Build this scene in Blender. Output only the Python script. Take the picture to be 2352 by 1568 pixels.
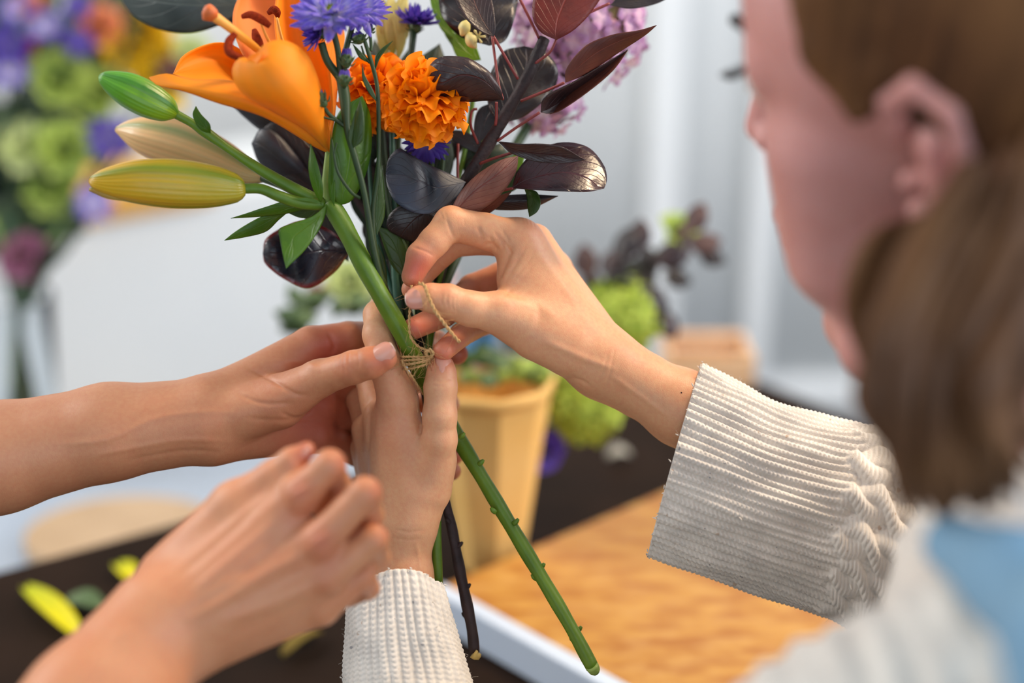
import bpy, bmesh, math, random
import numpy as np
from mathutils import Vector, Matrix
random.seed(7); RNG = np.random.default_rng(7)
for o in list(bpy.data.objects): bpy.data.objects.remove(o)
SC = bpy.context.scene
COL = SC.collection
# ------------------------------------------------------------------ camera
FPX = 50.0/36.0*2352.0
PITCH = math.radians(20)
CAM = np.array([0.0, 0.0, 1.50])
FW = np.array([0, math.cos(PITCH), -math.sin(PITCH)]); RT = np.array([1.0, 0, 0]); UP = np.array([0, math.sin(PITCH), math.cos(PITCH)])
cd = bpy.data.cameras.new('camera'); cam = bpy.data.objects.new('camera', cd); COL.objects.link(cam)
cam.location = CAM; cam.rotation_euler = (math.radians(90)-PITCH, 0, 0)
cd.lens = 50; cd.sensor_width = 36; cd.clip_start = 0.01
cd.dof.use_dof = True; cd.dof.focus_distance = 0.815; cd.dof.aperture_fstop = 2.0
SC.camera = cam
# ------------------------------------------------------------------ view, world, lights
SC.view_settings.view_transform = 'Standard'; SC.view_settings.look = 'None'
SC.view_settings.gamma = 1; SC.view_settings.exposure = -0.08; SC.view_settings.use_curve_mapping = False
w = bpy.data.worlds.new('world'); SC.world = w; w.use_nodes = True
w.node_tree.nodes['Background'].inputs[0].default_value = (0.80, 0.90, 1.0, 1)
w.node_tree.nodes['Background'].inputs[1].default_value = 0.58
def area(name, loc, target, size, power, col, sy=None):
    l = bpy.data.lights.new(name, 'AREA'); l.energy = power; l.color = col; l.size = size
    if sy: l.shape = 'RECTANGLE'; l.size_y = sy
    o = bpy.data.objects.new(name, l); COL.objects.link(o); o.location = loc
    d = Vector(target)-Vector(loc); o.rotation_euler = d.to_track_quat('-Z', 'Y').to_euler(); return o
area('ceiling_lamp_light', (0.62, 1.05, 2.40), (0.05, 0.78, 1.2), 0.24, 19, (1.0, 0.76, 0.50))
area('left_wall_wash_light', (-2.6, 1.5, 2.7), (0.2, 3.6, 0.9), 1.8, 112, (1.0, 0.97, 0.93))  # added lamp out of view, brightens the back wall from the left
area('right_wall_wash_light', (3.1, 1.0, 2.4), (0.2, 3.6, 0.9), 1.8, 105, (0.98, 0.98, 1.0))  # its added counterpart, washes the back wall from the right
area('window_light', (1.5, -0.7, 1.9), (0.3, 0.5, 1.3), 1.1, 28, (0.60, 0.79, 1.0))
area('back_fill_light', (-0.2, -1.7, 1.5), (0.1, 0.9, 1.2), 1.8, 17, (0.74, 0.87, 1.0))  # added cool fill behind the lens, lifts the dim side of the sleeve
# ------------------------------------------------------------------ coordinate helpers
F0 = 820.0
def P(x, y, z=0.0):
    """a point seen at photo pixel x, y, z millimetres behind the focus plane (0.82 m from the lens)"""
    d = (F0+z)/1000.0
    return CAM + FW*d + RT*((x-1176)*d/FPX) - UP*((y-784)*d/FPX)
def R(r, z=0.0): return r*(F0+z)/1000.0/FPX
def PX(v):
    q = v-CAM; d = q@FW
    return np.stack([1176+(q@RT)/d*FPX, 784-(q@UP)/d*FPX, d*1000-F0], -1)
def hit(x, y, zw):
    d = FW + RT*((x-1176)/FPX) - UP*((y-784)/FPX)
    return CAM + d*((zw-CAM[2])/d[2])
def camvec(a, b, c): return RT*a+UP*b+FW*c     # right, up, away
def catmull(pts, n):
    p = np.asarray(pts, float)
    if len(p) == 2: return p[0]+(p[1]-p[0])*np.linspace(0, 1, n)[:, None]
    L = np.r_[0, np.cumsum(np.linalg.norm(np.diff(p[:, :3], axis=0), axis=1)+1e-9)]; L /= L[-1]
    e = np.vstack([2*p[0]-p[1], p, 2*p[-1]-p[-2]])
    t = np.linspace(0, 1, n); i = np.clip(np.searchsorted(L, t, side='right')-1, 0, len(p)-2)
    f = ((t-L[i])/(L[i+1]-L[i]))[:, None]
    a, b, c, d = e[i], e[i+1], e[i+2], e[i+3]
    return .5*((2*b)+(-a+c)*f+(2*a-5*b+4*c-d)*f*f+(-a+3*b-3*c+d)*f**3)
# ------------------------------------------------------------------ object helpers
def empty(name, label, cat, loc=(0, 0, 0), group=None):
    o = bpy.data.objects.new(name, None); COL.objects.link(o); o.location = loc; o.empty_display_size = .02
    return tag(o, label, cat, group)
def tag(o, label=None, cat=None, group=None, kind=None):
    if label: o['label'] = label
    if cat: o['category'] = cat
    if group: o['group'] = group
    if kind: o['kind'] = kind
    return o
def mesh(verts, faces, uv=None, smooth=True, name='mesh'):
    me = bpy.data.meshes.new(name); V = np.asarray(verts, np.float32)
    if isinstance(faces, np.ndarray):
        k = faces.shape[1]; n = len(faces)
        me.vertices.add(len(V)); me.vertices.foreach_set('co', V.ravel())
        me.loops.add(n*k); me.loops.foreach_set('vertex_index', faces.astype(np.int32).ravel())
        me.polygons.add(n); me.polygons.foreach_set('loop_start', np.arange(0, n*k, k, dtype=np.int32))
        me.update(calc_edges=True); me.validate()
    else:
        me.from_pydata([tuple(map(float, v)) for v in V], [], [tuple(map(int, f)) for f in faces]); me.update()
    if uv is not None:
        l = me.uv_layers.new(name='UVMap'); vi = np.empty(len(me.loops), np.int32); me.loops.foreach_get('vertex_index', vi)
        l.data.foreach_set('uv', np.asarray(uv, np.float32)[vi].ravel())
    if smooth: me.polygons.foreach_set('use_smooth', np.ones(len(me.polygons), bool))
    return me
def obj(name, me, m=None, parent=None, solid=None):
    o = bpy.data.objects.new(name, me); COL.objects.link(o); me.name = name
    if m is not None and not me.materials: me.materials.append(m)
    if parent is not None:
        o.parent = parent; 
        if parent.type == 'EMPTY' or True: o.matrix_parent_inverse = Matrix.Identity(4); o.location = Vector((0, 0, 0))-world_loc(parent)
    if solid: s = o.modifiers.new('solid', 'SOLIDIFY'); s.thickness = solid; s.offset = 0
    return o
def world_loc(o):
    v = Vector((0, 0, 0))
    while o: v = v+o.location; o = o.parent
    return v
def grid_faces(nu, nv, closed=False):
    i, j = np.meshgrid(np.arange(nv-1), np.arange(nu if closed else nu-1), indexing='ij')
    a = i*nu+j; b = i*nu+(j+1) % nu; return np.stack([a, b, b+nu, a+nu], -1).reshape(-1, 4)
def join(parts):
    """parts: list of (verts, faces ndarray quads, uv) -> one"""
    V, F, U, n = [], [], [], 0
    for v, f, u in parts:
        V.append(v); F.append(f+n); U.append(u if u is not None else np.zeros((len(v), 2))); n += len(v)
    return np.vstack(V), np.vstack(F), np.vstack(U)
def tube_data(pts, seg=10, n=None, mod=None, cap=True):
    """pts rows (x,y,z,r) world; mod(theta, t)-> radius factor"""
    p = np.asarray(pts, float)
    n = n or max(4, len(p)*5); q = catmull(p, n); c = q[:, :3]; r = np.maximum(q[:, 3], 1e-5)
    T = np.gradient(c, axis=0); T /= np.linalg.norm(T, axis=1)[:, None]+1e-12
    a = np.cross(T[0], FW); a = a if np.linalg.norm(a) > 1e-3 else np.cross(T[0], RT)
    N = [a/np.linalg.norm(a)]
    for i in range(1, n):
        v = N[-1]-T[i]*(N[-1]@T[i]); N.append(v/(np.linalg.norm(v)+1e-12))
    N = np.array(N); B = np.cross(T, N)
    th = np.linspace(0, 2*math.pi, seg, endpoint=False)
    rr = r[:, None]*np.ones(seg)
    if mod is not None: rr = rr*mod(th[None, :], np.linspace(0, 1, n)[:, None])
    V = c[:, None]+rr[..., None]*(N[:, None]*np.cos(th)[None, :, None]+B[:, None]*np.sin(th)[None, :, None])
    V = V.reshape(-1, 3); F = grid_faces(seg, n, True)
    uv = np.stack(np.meshgrid(np.arange(seg)/seg, np.linspace(0, 1, n)), -1).reshape(-1, 2)
    if cap:
        k = len(V); V = np.vstack([V, c[0], c[-1]]); uv = np.vstack([uv, [0, 0], [0, 1]])
        j = np.arange(seg); j2 = (j+1) % seg
        F = np.vstack([F, np.stack([np.full(seg, k), j2, j, np.full(seg, k)], -1), np.stack([np.full(seg, k+1), (n-1)*seg+j, (n-1)*seg+j2, np.full(seg, k+1)], -1)])
    return V, F, uv
def fixquads(F):   # turn degenerate quads into a python face list
    out = []
    for f in F.tolist():
        g = [f[0]]
        for x in f[1:]:
            if x != g[-1] and x != g[0]: g.append(x)
        if len(g) >= 3: out.append(g)
    return out
def tube(name, pts, m, parent=None, seg=10, n=None, mod=None, cap=True):
    V, F, U = tube_data(pts, seg, n, mod, cap); return obj(name, mesh(V, fixquads(F), U), m, parent)
def tpx(pts):   # (px,py,z,rpx) -> world tube points
    return [tuple(P(x, y, z))+(R(r, z),) for x, y, z, r in pts]
# ------------------------------------------------------------------ materials
MATS = {}
def srgb(c):
    c = [x/255 for x in c]; return tuple((x/12.92 if x <= .04045 else ((x+.055)/1.055)**2.4) for x in c)+(1,)
class NT:
    def __init__(s, name):
        s.m = bpy.data.materials.new(name); s.m.use_nodes = True; s.t = s.m.node_tree; s.b = s.t.nodes['Principled BSDF']; s.out = s.t.nodes['Material Output']
    def n(s, typ, **k):
        x = s.t.nodes.new(typ)
        for a, b in k.items():
            if isinstance(b, tuple) and len(b) == 2 and a == 'i': pass
            setattr(x, a, b)
        return x
    def l(s, a, b): s.t.links.new(a, b)
    def math(s, op, a, b=None, c=None, clamp=False):
        x = s.n('ShaderNodeMath', operation=op, use_clamp=clamp)
        for i, v in enumerate((a, b, c)):
            if v is None: continue
            if hasattr(v, 'links'): s.l(v, x.inputs[i])
            else: x.inputs[i].default_value = v
        return x.outputs[0]
    def mix(s, f, a, b):
        x = s.n('ShaderNodeMix', data_type='RGBA')
        for i, v in ((0, f), (6, a), (7, b)):
            if hasattr(v, 'links'): s.l(v, x.inputs[i])
            else: x.inputs[i].default_value = v
        return x.outputs[2]
    def noise(s, sc, det=3, vec=None, rough=.5):
        x = s.n('ShaderNodeTexNoise'); x.inputs['Scale'].default_value = sc; x.inputs['Detail'].default_value = det; x.inputs['Roughness'].default_value = rough
        if vec is None:
            g = s.n('ShaderNodeTexCoord'); vec = g.outputs['Object']
        s.l(vec, x.inputs['Vector']); return x.outputs['Fac']
    def ramp(s, f, lo, hi): 
        x = s.n('ShaderNodeMapRange'); s.l(f, x.inputs[0]); x.inputs[1].default_value = lo; x.inputs[2].default_value = hi; return x.outputs[0]
    def bump(s, h, st=.3, dist=.001):
        x = s.n('ShaderNodeBump'); x.inputs['Strength'].default_value = st; x.inputs['Distance'].default_value = dist; s.l(h, x.inputs['Height']); s.l(x.outputs[0], s.b.inputs['Normal']); return x
    def uv(s):
        u = s.n('ShaderNodeUVMap'); x = s.n('ShaderNodeSeparateXYZ'); s.l(u.outputs[0], x.inputs[0]); return x.outputs[0], x.outputs[1]
    def trans(s, col, fac):
        t = s.n('ShaderNodeBsdfTranslucent'); 
        if hasattr(col, 'links'): s.l(col, t.inputs[0])
        else: t.inputs[0].default_value = col
        x = s.n('ShaderNodeMixShader'); x.inputs[0].default_value = fac; s.l(s.b.outputs[0], x.inputs[1]); s.l(t.outputs[0], x.inputs[2]); s.l(x.outputs[0], s.out.inputs[0])
def plain(name, c1, c2=None, rough=.5, scale=40, spec=.5, bump=0, bscale=200, trans=0, sss=0):
    if name in MATS: return MATS[name]
    t = NT(name); c1 = srgb(c1); c2 = srgb(c2) if c2 else c1
    f = t.ramp(t.noise(scale), .3, .7); c = t.mix(f, c1, c2); t.l(c, t.b.inputs['Base Color'])
    t.b.inputs['Roughness'].default_value = rough; t.b.inputs['Specular IOR Level'].default_value = spec
    if sss: t.b.inputs['Subsurface Weight'].default_value = sss; t.b.inputs['Subsurface Scale'].default_value = .004; t.b.inputs['Subsurface Radius'].default_value = (1, .5, .25)
    if bump: t.bump(t.noise(bscale), bump, .001)
    if trans: t.trans(c, trans)
    MATS[name] = t.m; return t.m
def leafmat(name, c1, c2, vein, rough=.42, trans=.15, nv=9, vstr=.6, mott=60, spec=.5, bump=.5, rim=None):
    """leaf skin with a midrib and slanting side veins laid out along the leaf's own coordinates"""
    if name in MATS: return MATS[name]
    t = NT(name); u, v = t.uv()
    a = t.math('ABSOLUTE', t.math('SUBTRACT', u, .5))
    mid = t.math('SUBTRACT', 1, t.math('DIVIDE', a, .022), clamp=True)
    ph = t.math('SUBTRACT', t.math('MULTIPLY', v, nv), t.math('MULTIPLY', a, nv*.75))
    ph = t.math('ADD', ph, t.math('MULTIPLY', t.noise(25), .35))
    s = t.math('ABSOLUTE', t.math('SUBTRACT', t.math('FRACT', ph), .5))
    side = t.math('SUBTRACT', 1, t.math('DIVIDE', s, .06), clamp=True)
    vv = t.math('MAXIMUM', mid, t.math('MULTIPLY', side, .55))
    base = t.mix(t.ramp(t.noise(mott, 4), .35, .65), srgb(c1), srgb(c2))
    if rim: base = t.mix(t.math('MULTIPLY', t.math('SUBTRACT', a, .42, clamp=True), 14, clamp=True), base, srgb(rim))
    c = t.mix(t.math('MULTIPLY', vv, vstr), base, srgb(vein)); t.l(c, t.b.inputs['Base Color'])
    r = t.math('ADD', t.math('MULTIPLY', t.noise(350, 4), .25), rough-.12); t.l(r, t.b.inputs['Roughness'])
    t.b.inputs['Specular IOR Level'].default_value = spec
    h = t.math('ADD', t.math('MULTIPLY', vv, -1), t.math('MULTIPLY', t.noise(500, 3), .5)); t.bump(h, bump, .0006)
    t.trans(c, trans); MATS[name] = t.m; return t.m
# ------------------------------------------------------------------ setting
def box_data(lo, hi):
    x0, y0, z0 = lo; x1, y1, z1 = hi
    V = np.array([(x0,y0,z0),(x1,y0,z0),(x1,y1,z0),(x0,y1,z0),(x0,y0,z1),(x1,y0,z1),(x1,y1,z1),(x0,y1,z1)], float)
    F = np.array([(0,3,2,1),(4,5,6,7),(0,1,5,4),(1,2,6,5),(2,3,7,6),(3,0,4,7)]); return V, F
def box(name, lo, hi, m, parent=None, bev=.002):
    V, F = box_data(lo, hi); o = obj(name, mesh(V, F, smooth=False), m, parent)
    if bev: b = o.modifiers.new('bevel', 'BEVEL'); b.width = bev; b.segments = 2
    return o
def prism(name, poly, z0, z1, m, parent=None, bev=.002):
    n = len(poly); V = [(p[0], p[1], z0) for p in poly]+[(p[0], p[1], z1) for p in poly]
    a = sum(poly[i][0]*poly[(i+1) % n][1]-poly[(i+1) % n][0]*poly[i][1] for i in range(n))
    F = [list(range(n-1, -1, -1)), list(range(n, 2*n))]+[[i, (i+1) % n, n+(i+1) % n, n+i] for i in range(n)]
    if a < 0: F = [f[::-1] for f in F]
    o = obj(name, mesh(V, F, smooth=False), m, parent)
    if bev: b = o.modifiers.new('bevel', 'BEVEL'); b.width = bev; b.segments = 2
    return o
M_wall = plain('white wall paint', (226, 227, 226), (220, 222, 223), .8, 3, .2)
M_white = plain('white laminate', (166, 177, 192), (158, 170, 186), .45, 6)
M_floor = plain('grey floor', (184, 186, 188), (170, 172, 175), .6, 5)
M_dark = plain('dark brown tabletop', (40, 27, 19), (30, 20, 13), .7, 12, .08)
M_ochre = plain('ochre timber', (214, 160, 60), (196, 140, 52), .5, 14)
M_trim = plain('light trim', (232, 233, 233), (228, 229, 230), .6, 4)
for nm, lo, hi, m in (('floor', (-3, -2, -.05), (3.5, 3.7, 0), M_floor), ('wall_back', (-3, 3.6, 0), (3.5, 3.7, 2.9), M_wall), ('wall_left', (-3.1, -2, 0), (-3, 3.7, 2.9), M_wall), ('wall_right', (3.5, -2, 0), (3.6, 3.7, 2.9), M_wall), ('wall_front', (-3.1, -2.1, 0), (3.6, -2, 2.9), M_wall)):
    tag(box(nm, lo, hi, m, bev=0), kind='structure')
# a pilaster and a door casing on the back wall give the pale upright bands
def wx(px, y): # world x at photo column px on a vertical plane y (row 400)
    return (px-1176)/FPX*((y)/math.cos(PITCH)*1.0)
for i, (a, b, y0) in enumerate(((1470, 1545, 3.56), (1700, 1755, 3.55))):
    tag(box('trim_%d' % (i+1), (wx(a, 3.6), y0, 0), (wx(b, 3.6), 3.61, 2.7), M_trim, bev=.004), kind='structure')
tag(box('baseboard_back', (-3, 3.58, 0), (3.5, 3.605, .09), M_trim, bev=.004), kind='structure')
# dark table, its far edge rises to the right of the picture
ZT = .88
a, b = hit(-300, 1392, ZT), hit(1900, 795, ZT); dv = (b-a)/np.linalg.norm(b-a)
nrm = np.array([dv[1], -dv[0], 0]); 
if nrm[1] > 0: nrm = -nrm
tb = empty('dark_table', 'dark brown work table below the hands', 'table', (a[0], a[1], 0))
b = hit(1690, 852, ZT); c5 = hit(2600, 1210, ZT)
pl = [a-dv*.2, b, b+dv*.30+nrm*1.0, a-dv*.2+nrm*1.0]
prism('tabletop', [p[:2] for p in (pl[0], b, c5, pl[2], pl[3])], ZT-.035, ZT, M_dark, tb)
M_leg = plain('table leg metal', (60, 58, 58), None, .5)
for c in ((.06, .06), (.94, .06), (.06, .94), (.94, .94)):
    p = pl[0]+(pl[1]-pl[0])*c[0]+(pl[3]-pl[0])*c[1]
    box('leg', (p[0]-.025, p[1]-.025, 0), (p[0]+.025, p[1]+.025, ZT-.035), M_leg, tb)
# plywood board lying on the dark table, pale edge band towards the lower left
t = NT('plywood face'); 
mp = t.n('ShaderNodeMapping'); tc = t.n('ShaderNodeTexCoord'); t.l(tc.outputs['Object'], mp.inputs[0]); mp.inputs['Scale'].default_value = (1, 3, 1); mp.inputs['Rotation'].default_value = (0, 0, .4)
f = t.ramp(t.noise(22, 5, mp.outputs[0]), .40, .60); f2 = t.ramp(t.noise(34, 3, mp.outputs[0]), .5, .62)
c = t.mix(f, srgb((188, 136, 62)), srgb((162, 102, 38))); c = t.mix(t.math('MULTIPLY', f2, .35), c, srgb((204, 158, 92))); t.l(c, t.b.inputs['Base Color']); t.b.inputs['Roughness'].default_value = .45
M_ply = t.m
M_edge = plain('pale edge band', (200, 212, 228), (190, 203, 222), .4, 6)
zb = ZT+.03
q0, q1, q2 = hit(1020, 1342, zb), hit(1560, 1640, zb), hit(1600, 1095, zb)
e1 = (q1-q0); e2 = (q2-q0)
bo = empty('wooden_board', 'yellow plywood board with pale edge lying on the dark table', 'board', (q0[0], q0[1], ZT))
poly = [q0, q0+e1*1.5, q0+e1*1.5+e2*1.6, q0+e2*1.6]
prism('board', [p[:2] for p in poly], ZT+.001, zb, M_ply, bo)
n1 = e1/np.linalg.norm(e1); s1 = np.array([-n1[1], n1[0], 0]); s1 = s1 if s1@e2 < 0 else -s1
prism('edge_band', [p[:2] for p in (q0+s1*.001, q0+e1*1.5+s1*.001, q0+e1*1.5+s1*.016, q0+s1*.016)], ZT+.001, zb+.003, M_edge, bo)
# white lower table beyond the dark one
ZW = .75
wt = empty('white_table', 'white side table beyond the dark table on the left', 'table', (-1.2, 1.5, 0))
pl = [hit(-500, 1500, ZW), hit(1000, 1260, ZW), hit(1000, 960, ZW), hit(-500, 1010, ZW)]
prism('tabletop', [p[:2] for p in pl], ZW-.03, ZW, M_white, wt)
for p in pl:
    p = p*.9+sum(pl)/4*.1; box('leg', (p[0]-.02, p[1]-.02, 0), (p[0]+.02, p[1]+.02, ZW-.03), M_trim, wt)
# round beige board on it
c0 = hit(285, 1252, ZW); rr = .085
ring = [(c0[0]+rr*1.25*math.cos(a), c0[1]+rr*math.sin(a)) for a in np.linspace(0, 2*math.pi, 40, endpoint=False)]
tag(prism('round_board', ring, ZW+.001, ZW+.02, plain('beige wood', (188, 160, 128), (176, 148, 116), .5, 20)), 'round beige wooden board lying on the white side table', 'board')
# white cabinet with an ochre worktop behind on the left
ca = empty('white_cabinet', 'white cabinet with ochre wooden worktop behind the left bouquet', 'cabinet', (-1.2, 2.6, 0))
ZC = .86
A, B = hit(-500, 655, ZC), hit(500, 462, ZC); dv = (B-A)/np.linalg.norm(B-A); nb = np.array([-dv[1], dv[0], 0]); nb = nb if nb[1] > 0 else -nb
prism('worktop', [p[:2] for p in (A, B, B+nb*.45, A+nb*.45)], ZC, ZC+.035, M_ochre, ca)
A2, B2 = A+nb*.03, B+dv*.36+nb*.03
prism('carcass', [p[:2] for p in (A2, B2, B2+nb*.4, A2+nb*.4)], .0, ZC, M_wall, ca)
# ------------------------------------------------------------------ organic bodies from blended round cones
import openvdb
class Body:
    def __init__(s, vox): s.vox = vox; s.groups = []
    def add(s, chain, k=.0015, kj=.0015, px=True):
        """chain rows (x,y,z,r); k blend with the rest; kj blend between the chain's own segments"""
        if px: c = [(P(x, y, z), R(r, z)) for x, y, z, r in chain]
        else: c = [(np.array(q[:3], float), q[3]) for q in chain]
        s.groups.append((c, k, kj)); return s
    def build(s):
        pts = np.array([p for c, _, _ in s.groups for p, r in c]); rs = max(r for c, _, _ in s.groups for p, r in c)
        lo = np.min([p-r for c, _, _ in s.groups for p, r in c], 0)-.006; hi = np.max([p+r for c, _, _ in s.groups for p, r in c], 0)+.006
        h = s.vox; shp = np.ceil((hi-lo)/h).astype(int)+1; BIG = np.float32(.05)
        F = np.full(shp, BIG, np.float32)
        ax = [np.arange(n)*h+l for n, l in zip(shp, lo)]
        def smin(a, b, k):
            if k <= 0: return np.minimum(a, b)
            q = np.maximum(k-np.abs(a-b), 0)/k; return np.minimum(a, b)-q*q*k*.25
        mg = .014
        for c, k, kj in s.groups:
            g0 = np.min([p-r for p, r in c], 0)-mg; g1 = np.max([p+r for p, r in c], 0)+mg
            i0 = np.clip(((g0-lo)/h).astype(int), 0, shp); i1 = np.clip(((g1-lo)/h).astype(int)+1, 0, shp)
            G = np.full(i1-i0, BIG, np.float32)
            segs = list(zip(c[:-1], c[1:])) if len(c) > 1 else [(c[0], c[0])]
            for (pa, ra), (pb, rb) in segs:
                s0 = np.minimum(pa-ra, pb-rb)-mg; s1 = np.maximum(pa+ra, pb+rb)+mg
                j0 = np.clip(((s0-lo)/h).astype(int), i0, i1); j1 = np.clip(((s1-lo)/h).astype(int)+1, i0, i1)
                X = (ax[0][j0[0]:j1[0]]-pa[0]).astype(np.float32)[:, None, None]; Y = (ax[1][j0[1]:j1[1]]-pa[1]).astype(np.float32)[None, :, None]; Z = (ax[2][j0[2]:j1[2]]-pa[2]).astype(np.float32)[None, None, :]
                ab = (pb-pa).astype(np.float32); L = max(float(ab@ab), 1e-12)
                t = np.clip((X*ab[0]+Y*ab[1]+Z*ab[2])/L, 0, 1)
                d = np.sqrt((X-t*ab[0])**2+(Y-t*ab[1])**2+(Z-t*ab[2])**2)-(ra+(rb-ra)*t)
                sl = tuple(slice(a-c0, b-c0) for a, b, c0 in zip(j0, j1, i0))
                G[sl] = smin(G[sl], d, kj)
            sl = tuple(slice(a, b) for a, b in zip(i0, i1)); F[sl] = smin(F[sl], G, k)
        F = np.clip(F, -.02, .02)
        g = openvdb.FloatGrid(.02); g.copyFromArray(F, tolerance=0)
        v, tr, qd = g.convertToPolygons(0.0, 0.0)
        v = v.astype(float)*h+lo; qd = qd[:, ::-1].astype(np.int64) if len(qd) else np.zeros((0, 4), int)
        # orient outwards
        f = qd[::max(1, len(qd)//400)]; n = np.cross(v[f[:, 1]]-v[f[:, 0]], v[f[:, 2]]-v[f[:, 0]]); cen = v[f].mean(1); cen2 = cen+n/(np.linalg.norm(n, axis=1)[:, None]+1e-12)*h*1.0
        def samp(q):
            i = np.clip(np.round((q-lo)/h).astype(int), 0, shp-1); return F[i[:, 0], i[:, 1], i[:, 2]]
        if np.mean(samp(cen2+ (cen2-cen))-samp(cen-(cen2-cen)*2)) < 0: qd = qd[:, ::-1]
        return v, qd
def vnormals(v, f):
    n = np.cross(v[f[:, 2]]-v[f[:, 0]], v[f[:, 3]]-v[f[:, 1]]); N = np.zeros_like(v)
    for k in range(4): np.add.at(N, f[:, k], n)
    return N/(np.linalg.norm(N, axis=1)[:, None]+1e-12)
def polydist(q, pl):
    best = np.full(len(q), 1e9); tt = np.zeros(len(q)); pl = np.asarray(pl, float)
    seg = np.linalg.norm(np.diff(pl, axis=0), axis=1); cum = np.r_[0, np.cumsum(seg)]
    for i in range(len(pl)-1):
        a, b = pl[i], pl[i+1]; ab = b-a; t = np.clip(((q-a)@ab)/(ab@ab), 0, 1); d = np.linalg.norm(q-a-t[:, None]*ab, axis=1)
        m = d < best; best[m] = d[m]; tt[m] = (cum[i]+t[m]*seg[i])/cum[-1]
    return best, tt
def relief(v, f, lines):
    """creases, tendons and veins: (polyline px, half width px, height mm, zmin, zmax)"""
    N = vnormals(v, f); q = PX(v); fr = np.clip((-(N@FW)-.05)*4, 0, 1); out = np.zeros(len(v))
    for pl, wd, hh, z0, z1 in lines:
        pl = catmull(np.array([(x, y, 0) for x, y in pl], float), 14)[:, :2]
        lo, hi = pl.min(0)-wd*4, pl.max(0)+wd*4
        m = np.where((q[:, 0] > lo[0]) & (q[:, 0] < hi[0]) & (q[:, 1] > lo[1]) & (q[:, 1] < hi[1]) & (q[:, 2] > z0) & (q[:, 2] < z1) & (fr > 0))[0]
        if not len(m): continue
        d, t = polydist(q[m][:, :2], pl); out[m] += hh/1000*np.exp(-(d/wd)**2)*np.clip(np.minimum(t, 1-t)*5, 0, 1)*fr[m]
    return v+N*out[:, None]
def skin_object(name, pieces, m, parent, blush):
    """pieces: (v, quads); blush rows (px,py,z,rpx,strength) reddening of skin"""
    V = np.vstack([p[0] for p in pieces]); n = 0; Fs = []
    for v, f in pieces: Fs.append(f+n); n += len(v)
    F = np.vstack(Fs); me = mesh(V, F)
    if len(me.vertices) == len(V):
        a = np.zeros(len(V))
        for x, y, z, r, s in blush:
            c = P(x, y, z); rr = R(r, z); a += s*np.exp(-(np.sum((V-c)**2, 1))/(rr*rr))
        at = me.attributes.new('blush', 'FLOAT', 'POINT'); at.data.foreach_set('value', np.clip(a, -1, 1.5).astype(np.float32))
    return obj(name, me, m, parent)
def skin_mat(name, base, pink, rough=.45):
    t = NT(name); a = t.n('ShaderNodeAttribute', attribute_name='blush')
    n1 = t.ramp(t.noise(45, 4), .35, .65); n2 = t.ramp(t.noise(420, 3), .35, .7)
    b0 = srgb(base); b1 = tuple(x*y for x, y in zip(b0, (.93, .84, .80, 1)))
    c = t.mix(t.math('MULTIPLY', n1, .75), b0, b1); c = t.mix(t.math('MULTIPLY', n2, .18), c, srgb(pink))
    c = t.mix(t.math('MULTIPLY', a.outputs['Fac'], .8, clamp=True), c, srgb(pink)); t.l(c, t.b.inputs['Base Color'])
    t.b.inputs['Roughness'].default_value = rough; t.b.inputs['Specular IOR Level'].default_value = .45
    t.b.inputs['Subsurface Weight'].default_value = .22; t.b.inputs['Subsurface Scale'].default_value = .006; t.b.inputs['Subsurface Radius'].default_value = (1, .35, .2)
    vo = t.n('ShaderNodeTexVoronoi', feature='DISTANCE_TO_EDGE'); vo.inputs['Scale'].default_value = 900; tc = t.n('ShaderNodeTexCoord')
    mp = t.n('ShaderNodeMapping'); mp.inputs['Scale'].default_value = (1, 1, .45); t.l(tc.outputs['Object'], mp.inputs[0]); t.l(mp.outputs[0], vo.inputs['Vector'])
    h = t.math('ADD', t.math('MULTIPLY', t.math('MINIMUM', vo.outputs['Distance'], .12), 4), t.math('MULTIPLY', t.noise(600, 3), .6)); t.bump(h, .26, .0003)
    return t.m
SK1 = skin_mat('skin light', (222, 168, 126), (206, 98, 78))
SK2 = skin_mat('skin reddish', (206, 144, 104), (184, 82, 64))
SK3 = skin_mat('face skin', (205, 150, 142), (186, 100, 104))
t = NT('fingernail'); t.b.inputs['Base Color'].default_value = srgb((218, 152, 132)); t.b.inputs['Roughness'].default_value = .3; t.b.inputs['Coat Weight'].default_value = .2
t.b.inputs['Subsurface Weight'].default_value = .2; t.b.inputs['Subsurface Scale'].default_value = .003; M_nail = t.m
M_rim = plain('nail free edge', (226, 196, 180), None, .35)
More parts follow.
